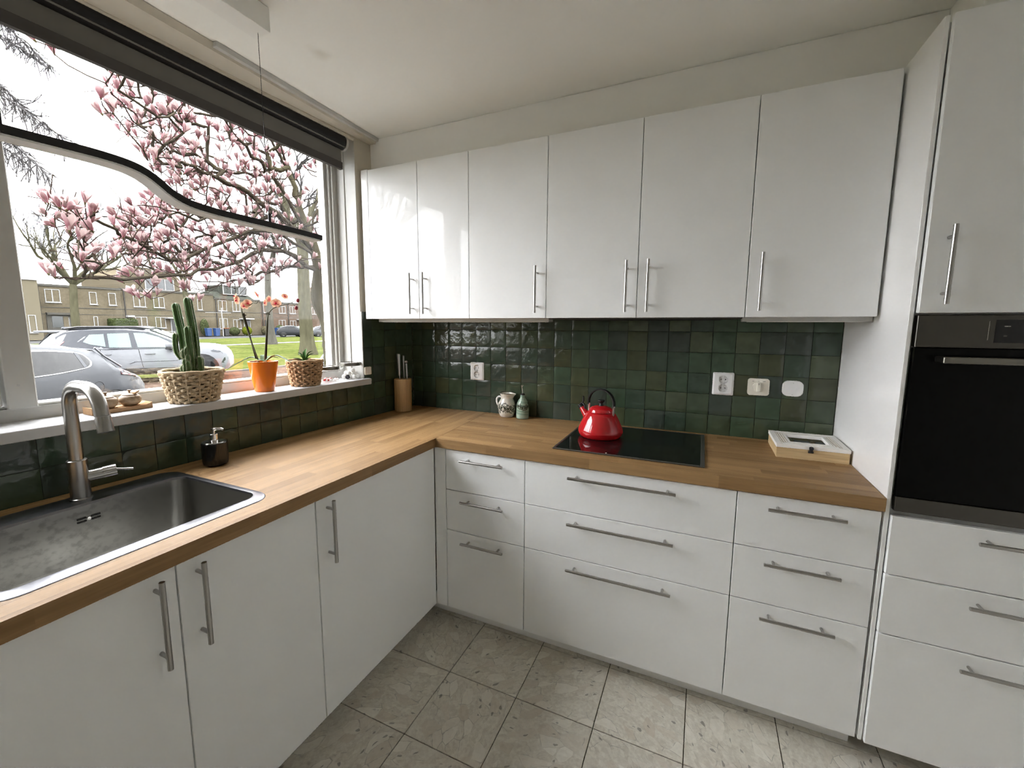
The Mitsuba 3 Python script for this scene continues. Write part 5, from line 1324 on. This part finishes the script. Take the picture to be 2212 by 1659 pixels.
part(t, 'window_trim', gc.patch(smooth_line(np.array([(a, b) for a, b in win_out] + [win_out[0]]), 60)[:-1], .006, .02, SB), 'head_lamp')
wi = np.array(win_out); cwi = wi.mean(0); wi2 = cwi + (wi - cwi) * np.array([.955, .88])
part(t, 'side_window', gc.patch(smooth_line(np.vstack([wi2, wi2[:1]]), 60)[:-1], .012, .02, SB), 'car_glass_dark')
part(t, 'window_pillar', gc.patch([(1.09, 1.115), (1.14, 1.11), (1.11, 1.325), (1.06, 1.315)], .016, .02, (1,)), 'car_grey')
part(t, 'tail_lamp', gc.patch([(.24, .90), (.30, .84), (.34, .90), (.60, .95), (.60, 1.0), (.44, 1.03), (.30, .99)], .012, .03, (1,)), 'tail_red')
part(t, 'tail_lamp', gc.patch([(.24, .83), (.44, .835), (.40, .865), (.28, .87)], .012, .03, (1,)), 'head_lamp')
part(t, 'rear_window', moved(trimesh.convex.convex_hull(np.array([(.37, sd * .60, 1.06) for sd in SB] + [(.66, sd * .52, 1.34) for sd in SB] + [(.40, sd * .60, 1.06) for sd in SB] + [(.70, sd * .52, 1.34) for sd in SB])), gc.m), 'car_glass_dark')
part(t, 'windscreen', moved(trimesh.convex.convex_hull(np.array([(2.72, sd * .52, 1.465) for sd in SB] + [(3.34, sd * .56, 1.075) for sd in SB] + [(2.70, sd * .52, 1.485) for sd in SB] + [(3.36, sd * .56, 1.09) for sd in SB])), gc.m), 'car_glass_dark')
part(t, 'rear_window_trim', join(*[tube([gc.pt(.70, sd * .60, 1.375), gc.pt(.58, sd * .63, 1.235), gc.pt(.36, sd * .69, 1.05)], .016, 8) for sd in SB]), 'head_lamp')
part(t, 'fuel_flap', gc.patch([[(1.02 + .085 * math.cos(a), .80 + .085 * math.sin(a)) for a in np.linspace(0, 6.283, 21)[:-1]], [(1.02 + .080 * math.cos(a), .80 + .080 * math.sin(a)) for a in np.linspace(0, 6.283, 21)[:-1]]], .003, .01, SB), 'cladding')
part(t, 'lower_cladding', gc.patch([(.25, .27), (3.9, .27), (3.9, .42), (.25, .42)], .008, .02, SB), 'cladding')
part(t, 'door_seam', gc.patch([(1.62, .45), (1.632, .45), (1.46, .80), (1.22, 1.06), (1.205, 1.06), (1.45, .79)], .003, .01, SB), 'cladding')
for s_ in (1.05 - .25, 3.35):
    part(t, 'wheel_arch', gc.patch(arch(s_, .39, .34), .010, .02, SB), 'cladding')
    for sd in SB: wheel(t, gc, s_, .32, sd)

def small_car(label, x, y, fwd, m, L=4.0, sc=1.0):
    c = Car([(0, .35, .70, .75, .70, .74, .6), (.15, .28, .85, 1.0, .82, .84, .66), (.45, .26, .95, 1.36, .84, .85, .62), (1.2, .25, .95, 1.50, .85, .86, .62), (2.0, .25, .93, 1.49, .85, .86, .62), (2.7, .25, .93, 1.15, .85, .85, .66), (3.1, .26, .92, 1.0, .84, .84, .68), (3.7, .3, .75, .85, .76, .76, .6), (3.85, .35, .6, .64, .66, .66, .5)], (x, y, GROUND + .02), fwd)
    t = thing('car', label, 'car')
    part(t, 'body', c.body(), m, smooth=32)
    for poly in ([(.50, 1.0), (1.25, .98), (1.22, 1.40), (.78, 1.36)], [(1.32, .98), (2.55, .98), (2.05, 1.40), (1.30, 1.41)]):
        part(t, 'side_window', c.patch(poly, .01, .02, SB), 'car_glass_dark')
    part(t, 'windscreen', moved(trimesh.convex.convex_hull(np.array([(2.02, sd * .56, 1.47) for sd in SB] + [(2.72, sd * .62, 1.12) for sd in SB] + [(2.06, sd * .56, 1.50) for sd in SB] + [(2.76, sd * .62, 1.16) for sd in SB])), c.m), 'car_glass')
    part(t, 'headlamp', c.patch([(3.5, .74), (3.78, .66), (3.74, .76), (3.55, .82)], .01, .02, SB), 'head_lamp')
    for s_ in (.75, 3.0):
        part(t, 'wheel_arch', c.patch(arch(s_, .36, .30), .006, .02, SB), 'cladding')
        for sd in SB: wheel(t, c, s_, .30, sd, 6)
    return c
q = far(604, 821.6, 58); small_car('dark hatchback parked far off before the houses, right of the orchid', q[0], q[1], (.55, .83), 'car_dark')
q = far(640, 821.6, 62); small_car('white car far off, half hidden behind the dark hatchback', q[0], q[1], (.4, .9), 'car_white')
q = far(679, 821.6, 60); small_car('silver car far off between the two right-hand tree trunks', q[0], q[1], (.6, .8), 'car_silver')
q = far(706, 821.6, 14.0) + RIGHT * 3.6 + FWD * .9
small_car('white car whose bonnet shows behind the glass jars, at the right edge of the window', q[0], q[1], tuple((-RIGHT - FWD * .22)[:2]), 'car_white')

# ------------------------------------------------------------------ trees
def bark_fn(c0, c1, k):
    return lambda p, n, uv: omix(c0, c1, fbm(p.x * 7 * k + p.y * 7 * k, p.z * 3 * k, p.y * 3, octaves=4))
odiffuse('bark_green', mikit.proc(bark_fn((0.085, 0.080, 0.050), (0.185, 0.175, 0.110), 1.0)))
odiffuse('bark_grey', mikit.proc(bark_fn((0.11, 0.105, 0.085), (0.20, 0.19, 0.16), 1.0)))
odiffuse('bark_yellow', mikit.proc(bark_fn((0.12, 0.11, 0.065), (0.22, 0.20, 0.125), 1.6)))
odiffuse('bark_brown', mikit.proc(bark_fn((0.095, 0.080, 0.058), (0.17, 0.145, 0.105), 1.6)))
odiffuse('twig_grey', (0.12, 0.115, 0.115))
odiffuse('twig_brown', (0.105, 0.075, 0.060))

def tubes(lines, sides):
    return join([tube(p, r, sides, cap=False) for p, r in lines])

def bare_tree(label, base, h_trunk, r0, seed, crown_r, crown_h, m='bark_grey', twig='twig_grey', depth=4, lean=(0, 0, 0), fork=4, twigs=4, name='bare_tree', droop=0.0, least=.013):
    r = np.random.default_rng(seed)
    base = np.array(base, float)
    t = thing(name, label, 'tree')
    top = base + np.array([0, 0, h_trunk]) + np.array(lean)
    tl = smooth_line([base, base + (top - base) * .5 + r.normal(0, r0 * .25, 3) * [1, 1, 0], top], 12)
    part(t, 'trunk', tube(tl, np.concatenate([[r0 * 1.5, r0 * 1.15], np.linspace(r0, r0 * .8, 10)]), 14), m, smooth=50)
    limbs, fine = [], []
    def grow(p, d, ln, rad, lv):
        n = 5
        pts = [p]
        for i in range(n):
            d = d + r.normal(0, .16, 3) + np.array([0, 0, (.07 if lv < depth - 1 else -.02) - droop * (lv >= depth - 1)]); d /= np.linalg.norm(d)
            pts.append(pts[-1] + d * ln / n)
        rr = np.maximum(np.linspace(rad, rad * .55, n + 1), least)
        (limbs if lv < depth - 1 else fine).append((np.array(pts), rr))
        if lv < depth:
            k = fork if lv == 0 else (3 if lv < depth - 1 else twigs)
            for j in range(k):
                u = r.uniform(.35, 1.0) if j else 1.0
                q = pts[min(n, int(u * n))]
                a, b = frame_of(d); ph = r.uniform(0, 6.28)
                sp = r.uniform(.35, .9)
                grow(q, d + (a * math.cos(ph) + b * math.sin(ph)) * sp, ln * r.uniform(.55, .8), rad * .55, lv + 1)
    for j in range(fork):
        ph = 6.283 * j / fork + r.uniform(-.4, .4)
        grow(top, np.array([math.cos(ph) * crown_r / crown_h, math.sin(ph) * crown_r / crown_h, 1.0]) / 1.3, crown_h * .45, r0 * .55, 1)
    part(t, 'limbs', tubes(limbs, 7), m, smooth=50)
    part(t, 'twigs', tubes(fine, 3), twig, kind='stuff')
    return t
bare_tree('pollard tree with a bare fan of branches, standing above the white car', far(183, 821.6, 26) * [1, 1, 0] + [0, 0, GROUND], 4.0, .21, 3, 3.4, 4.6, 'bark_green', 'twig_grey', 5, fork=6, twigs=4)
p_ = far(669, 821.6, 25.2)
bare_tree('thick grey-green tree trunk seen right of the orchid, on the lawn', (p_[0], p_[1], GROUND), 6.0, .37, 4, 4.0, 6.0, 'bark_green', 'twig_grey', 4, fork=4)
p_ = far(594, 821.6, 38)
bare_tree('slimmer grey tree by the pale path, between the orchid stems and the thick trunk', (p_[0], p_[1], GROUND), 6.5, .29, 5, 4.0, 6.0, 'bark_grey', 'twig_grey', 4, fork=4)
p_ = far(415, 821.6, 40)
bare_tree('slim bare tree behind the cactus', (p_[0], p_[1], GROUND), 5.5, .24, 6, 3.4, 5.0, 'bark_green', 'twig_grey', 4, fork=4)
p_ = far(712, 821.6, 34)
bare_tree('greyish tree trunk at the very right edge of the window pane', (p_[0], p_[1], GROUND), 6.0, .30, 8, 3.4, 5.0, 'bark_grey', 'twig_grey', 4, fork=4)
bare_tree('bare tree far to the left of the parked cars', (-12.5, -15.5, GROUND), 5.2, .36, 7, 4.2, 5.5, 'bark_grey', 'twig_grey', 5, fork=3, twigs=3)

# birch to the left, its hanging twigs in the top left corner of the window
brng = np.random.default_rng(21)
t = thing('birch_tree', 'birch whose thin hanging twigs fill the top left corner of the window', 'tree')
bb = np.array([-9.2, -2.6, GROUND])
part(t, 'trunk', tube(smooth_line([bb, bb + [0.05, .1, 3.0], bb + [.1, .25, 6.0], bb + [.1, .5, 10.0]], 20), np.linspace(.17, .06, 20), 12), 'bark_grey', smooth=50)
limbs, fine = [], []
for (px0, py0), (px1, py1), dd in (((-160, 130), (125, 290), 0), ((-160, -60), (105, 140), .4), ((-150, 190), (95, 370), -.3), ((-160, 20), (70, 120), .8), ((-170, 240), (40, 340), .2), ((-120, -160), (100, 70), .5), ((-150, 80), (60, 240), .9)):
    a, b = far(px0, py0, 9.5 + dd), far(px1, py1, 8.6 + dd)
    line = smooth_line([bb + [.1, .3, 5.0 + brng.uniform(0, 3)], a, (a + b) / 2 + [0, 0, .18], b], 26)
    limbs.append((line, np.linspace(.040, .010, 26)))
    for i in range(7, 26):
        for _ in range(8):
            d = (line[-1] - line[12]); d /= np.linalg.norm(d)
            d = d + brng.normal(0, .42, 3) + [0, 0, -.35]; d /= np.linalg.norm(d)
            n = 6; pts = [line[i]]
            ln = brng.uniform(.25, .80) * (1.1 - .5 * i / 26)
            for k in range(n):
                d = d + brng.normal(0, .13, 3) + [0, 0, -.05]; d /= np.linalg.norm(d)
                pts.append(pts[-1] + d * ln / n)
            fine.append((np.array(pts), np.linspace(.0120, .0075, n + 1)))
            if brng.random() < .6:
                q = pts[3]; d2 = d + brng.normal(0, .5, 3); d2 /= np.linalg.norm(d2)
                fine.append((np.array([q, q + d2 * .10, q + d2 * .2 + [0, 0, -.02]]), np.array([.009, .008, .007])))
                fine.append((np.array([pts[-1], pts[-1] + d * .035]), np.array([.013, .010])))
part(t, 'limbs', tubes(limbs, 6), 'twig_grey', smooth=50)
part(t, 'twigs', tubes(fine, 3), 'twig_grey', kind='stuff')

# magnolia in the front garden
mr_ = np.random.default_rng(8)
t = thing('magnolia_tree', 'magnolia in full pink bloom just outside the window', 'tree')
# a point of its crown: bearing in the photograph and metres of depth
trunk = [far(726, 930, 6.9) * [1, 1, 0] + [0, 0, GROUND], far(716, 800, 6.9), far(706, 700, 6.9), far(684, 645, 6.85), far(688, 580, 6.8), far(672, 515, 6.7)]
def outline(px, py):
    """How thickly the crown blooms towards this bearing."""
    def inside(poly):
        c = False; j = len(poly) - 1
        for i in range(len(poly)):
            (xi, yi), (xj, yj) = poly[i], poly[j]
            if (yi > py) != (yj > py) and px < (xj - xi) * (py - yi) / (yj - yi) + xi: c = not c
            j = i
        return c
    w = 0.0
    if inside([(195, 40), (232, 190), (200, 170), (215, 250), (262, 300), (318, 345), (345, 420), (300, 430), (240, 480), (240, 560), (270, 640), (330, 650), (400, 655), (470, 650), (540, 620), (640, 600), (740, 570), (760, 300), (560, 150), (300, 20)]): w = 1.0
    if inside([(80, 425), (185, 425), (215, 470), (205, 530), (130, 520), (110, 480)]): w = 0.55
    if inside([(95, 560), (205, 545), (215, 590), (110, 612)]): w = 0.65
    if inside([(30, 80), (190, 60), (210, 150), (120, 140)]): w = max(w, 0.12)
    if w == 1.0:
        if py > 600: w = 0.50
        if 330 < py < 560 and 300 < px < 640: w = 1.0
        elif py < 330: w = 0.75
        if px > 620: w = 0.50
        if 420 < px < 470 and py < 400: w = .6
    return w
spots = []
while len(spots) < 1100:
    px, py = mr_.uniform(20, 770), mr_.uniform(-10, 660)
    if mr_.random() > outline(px, py): continue
    u = px / 720
    d = 3.4 + 3.3 * np.clip(u, 0, 1) ** .9 + mr_.normal(0, .55)
    if px < 230: d = 3.5 + mr_.normal(0, .25)
    d = np.clip(d, 2.9, 7.6)
    p = far(px, py, d)
    if p[0] > -1.5: continue
    spots.append(p)
spots = np.array(spots)
cl = [0]
limb_px = [[(690, 590, 6.8), (600, 540, 6.2), (520, 560, 5.7), (420, 590, 5.0), (300, 600, 4.3), (190, 600, 3.7), (120, 598, 3.5)],
           [(684, 560, 6.75), (590, 500, 6.0), (480, 520, 5.3), (380, 560, 4.8), (290, 520, 4.2), (220, 480, 3.8), (120, 470, 3.5)],
           [(672, 515, 6.7), (600, 400, 6.1), (540, 330, 5.6), (470, 250, 5.0), (400, 180, 4.5), (320, 110, 4.1)],
           [(680, 540, 6.75), (560, 430, 5.8), (460, 380, 5.2), (370, 330, 4.7), (290, 260, 4.2), (225, 185, 3.9)],
           [(672, 515, 6.7), (640, 420, 6.6), (610, 330, 6.4), (570, 230, 6.1)],
           [(672, 515, 6.7), (690, 420, 6.9), (700, 330, 7.0), (690, 240, 7.1)],
           [(688, 575, 6.8), (600, 580, 6.4), (530, 600, 6.0), (450, 620, 5.5), (380, 630, 5.2)],
           [(560, 430, 5.8), (540, 470, 5.4), (440, 470, 4.9), (340, 450, 4.4), (280, 440, 4.1)]]
nodes, parent, = [], []
def add(p, par):
    nodes.append(np.array(p)); parent.append(par); return len(nodes) - 1
last = -1
tl = smooth_line(trunk, 24)
for p in tl: last = add(p, last)
for L in limb_px:
    ln_ = smooth_line([far(*q) for q in L], 22)
    arr = np.array(nodes)
    k = int(np.argmin(((arr - ln_[0]) ** 2).sum(1)))
    for p in ln_[1:]:
        k = add(p + mr_.normal(0, .018, 3), k)
n_main = len(nodes)
flower_tip = []
order = np.argsort(((spots - trunk[-1]) ** 2).sum(1))
for i in order:
    p = spots[i]
    arr = np.array(nodes[24:])
    dd = ((arr - p) ** 2).sum(1)
    k = 24 + int(np.argmin(dd)); dist = math.sqrt(dd.min())
    n = max(2, int(dist / .11))
    a = nodes[k]; up = np.array([0, 0, 1.0])
    mid_ = (a + p) / 2 + np.array([0, 0, -.10 * dist]) + mr_.normal(0, .10 * dist, 3)
    for j in range(1, n + 1):
        u = j / n
        k = add((1 - u) ** 2 * a + 2 * u * (1 - u) * mid_ + u * u * p + (mr_.normal(0, .006, 3) if j < n else 0), k)
    flower_tip.append(k)
# extra bare twigs
for _ in range(900):
    k = int(mr_.integers(n_main, len(nodes))); d = mr_.normal(0, 1, 3) + [0, 0, .5]; d /= np.linalg.norm(d)
    q = nodes[k]
    for j in range(int(mr_.integers(2, 5))):
        d = d + mr_.normal(0, .2, 3); d /= np.linalg.norm(d); q = q + d * .07
        k = add(q, k)
nodes = np.array(nodes); par = np.array(parent)
load = np.zeros(len(nodes)); np.add.at(load, flower_tip, 1.0); load += 0.3
for i in range(len(nodes) - 1, 0, -1):
    if par[i] >= 0: load[par[i]] += load[i]
rad = np.clip(.0028 * load ** .41, .0032, .06)
rad[:24] = np.linspace(.115, .075, 24)
kids = [[] for _ in nodes]
for i, p in enumerate(par):
    if p >= 0: kids[p].append(i)
thick, thin = [], []
starts = [(0, None)]
while starts:
    i, fr = starts.pop()
    pts, rr = ([nodes[fr]], [rad[i]]) if fr is not None else ([], [])
    while True:
        pts.append(nodes[i]); rr.append(rad[i])
        if not kids[i]: break
        ks = sorted(kids[i], key=lambda c: -load[c])
        starts += [(c, i) for c in ks[1:]]
        i = ks[0]
    if len(pts) < 2: continue
    (thick if max(rr) > .012 else thin).append((np.array(pts), np.array(rr)))
tr_, rest = thick[0], thick[1:]
part(t, 'trunk', tube(tr_[0], np.maximum(tr_[1], .004), 12), 'bark_yellow', smooth=60)
for p, r_ in rest:
    part(t, 'branch', tube(p, r_, 7, cap=False), 'bark_brown' if r_.max() > .016 else 'twig_brown', smooth=60)
part(t, 'twigs', tubes(thin, 4), 'twig_brown', kind='stuff')

def blossom(kind, seed):
    """Goblet of upright petals: 0 bud, 1 half open, 2 open; deep pink at the foot, pale at the tips."""
    r = np.random.default_rng(seed)
    vs, fs, cs = [], [], []
    npet = (5, 7, 9)[kind]
    for q in range(npet):
        ph = 6.283 * q / (npet if kind < 1 else (npet + 1) / 2) + r.normal(0, .15)
        outer = q >= npet / 2
        opening = (.06, .16, .42)[kind] * (1.25 if outer else .8) * r.uniform(.7, 1.3)
        ln_ = r.uniform(.9, 1.08) * (1.0 if kind else .85); wd = .37 * r.uniform(.85, 1.1)
        o = len(vs)
        for i, s in enumerate((0, .25, .55, .82, 1.0)):
            rad_ = .05 + (.30 - .04 * kind) * math.sin(min(s, .8) * 1.9) * (.55 + .3 * kind) + opening * s * s * .75
            z = ln_ * s * (1 - .25 * opening * s)
            w = wd * (.35, .85, 1.0, .75, .12)[i]
            for j in (-1, 0, 1):
                a = ph + j * w / max(rad_, .16) * .75
                vs.append((math.cos(a) * (rad_ - .02 * abs(j)), math.sin(a) * (rad_ - .02 * abs(j)), z))
                k = min(1, s * 1.15) ** 1.1
                c = np.array([.46, .115, .175]) * (1 - k) + np.array([.66, .47, .48]) * k
                if not outer: c = c * .4 + np.array([.70, .58, .54]) * .6
                cs.append(c * r.uniform(.94, 1.06))
        for i in range(4):
            for j in range(2):
                p = o + 3 * i + j
                fs += [[p, p + 1, p + 4], [p, p + 4, p + 3]]
    o = len(vs)
    for i in range(6):
        vs.append((.085 * math.cos(i * 1.047), .085 * math.sin(i * 1.047), .02)); cs.append(np.array([.20, .17, .08]))
    vs += [(0, 0, -.16), (0, 0, .16)]; cs += [np.array([.16, .13, .07])] * 2
    for i in range(6):
        fs += [[o + i, o + (i + 1) % 6, o + 7], [o + (i + 1) % 6, o + i, o + 6]]
    return trimesh.Trimesh(np.array(vs), fs, process=False), np.array(cs) * 0.47
scene['mat_magnolia_petal'] = {'type': 'principledthin', 'base_color': {'type': 'mesh_attribute', 'name': 'vertex_color'}, 'roughness': 0.7, 'diff_trans': 0.9, 'spec_trans': 0.0}
kinds = [blossom(k, 10 * k + s) for k in (0, 1, 1, 1, 2, 2) for s in (1,)]
kinds = [blossom(k, 31 * i + k) for i, k in enumerate((0, 0, 0, 1, 1, 1, 1, 2))]
shapes = [mikit.ply(m_, 'mat_magnolia_petal', smooth=True, color=c_) for m_, c_ in kinds]
info = []
for k in flower_tip:
    p = nodes[k]
    depth_ = (p - EYE) @ FWD
    size = mr_.uniform(.085, .122)
    d = nodes[k] - nodes[par[k]]; d /= np.linalg.norm(d) + 1e-9
    d = d * .45 + np.array([0, 0, 1.0]) + mr_.normal(0, .22, 3); d /= np.linalg.norm(d)
    a, b = frame_of(d)
    m = np.eye(4); m[:3, 0] = a * size; m[:3, 1] = -b * size if np.linalg.det(np.column_stack([a, b, d])) < 0 else b * size; m[:3, 2] = d * size; m[:3, 3] = p
    info.append((depth_, int(mr_.integers(0, len(kinds))), m))
info.sort(key=lambda q: q[0])
stuff_v, stuff_f, stuff_c, o = [], [], [], 0
for i, (dp_, k, m) in enumerate(info):
    if i < 300:
        part(t, 'blossom', {**shapes[k], 'to_world': T(m.tolist())})
    else:
        q = moved(kinds[k][0], m)
        stuff_v.append(q.vertices); stuff_f.append(q.faces + o); stuff_c.append(kinds[k][1]); o += len(q.vertices)
part(t, 'far_blossoms', trimesh.Trimesh(np.vstack(stuff_v), np.vstack(stuff_f), process=False), 'magnolia_petal', smooth=True, color=np.vstack(stuff_c), kind='stuff')
oglossy('young_leaf', (0.20, 0.22, 0.035), 0.5, 0.3)
lv, lf = [], []
for _ in range(260):
    k = int(mr_.integers(n_main, len(nodes))); p = nodes[k]; d = mr_.normal(0, 1, 3) + [0, 0, .8]; d /= np.linalg.norm(d); a, b = frame_of(d); s = mr_.uniform(.025, .045)
    o = len(lv); lv += [p, p + d * s * .5 + a * s * .22, p + d * s, p + d * s * .5 - a * s * .22]; lf += [[o, o + 1, o + 2], [o, o + 2, o + 3]]
part(t, 'young_leaves', trimesh.Trimesh(np.array(lv), lf, process=False), 'young_leaf', kind='stuff')
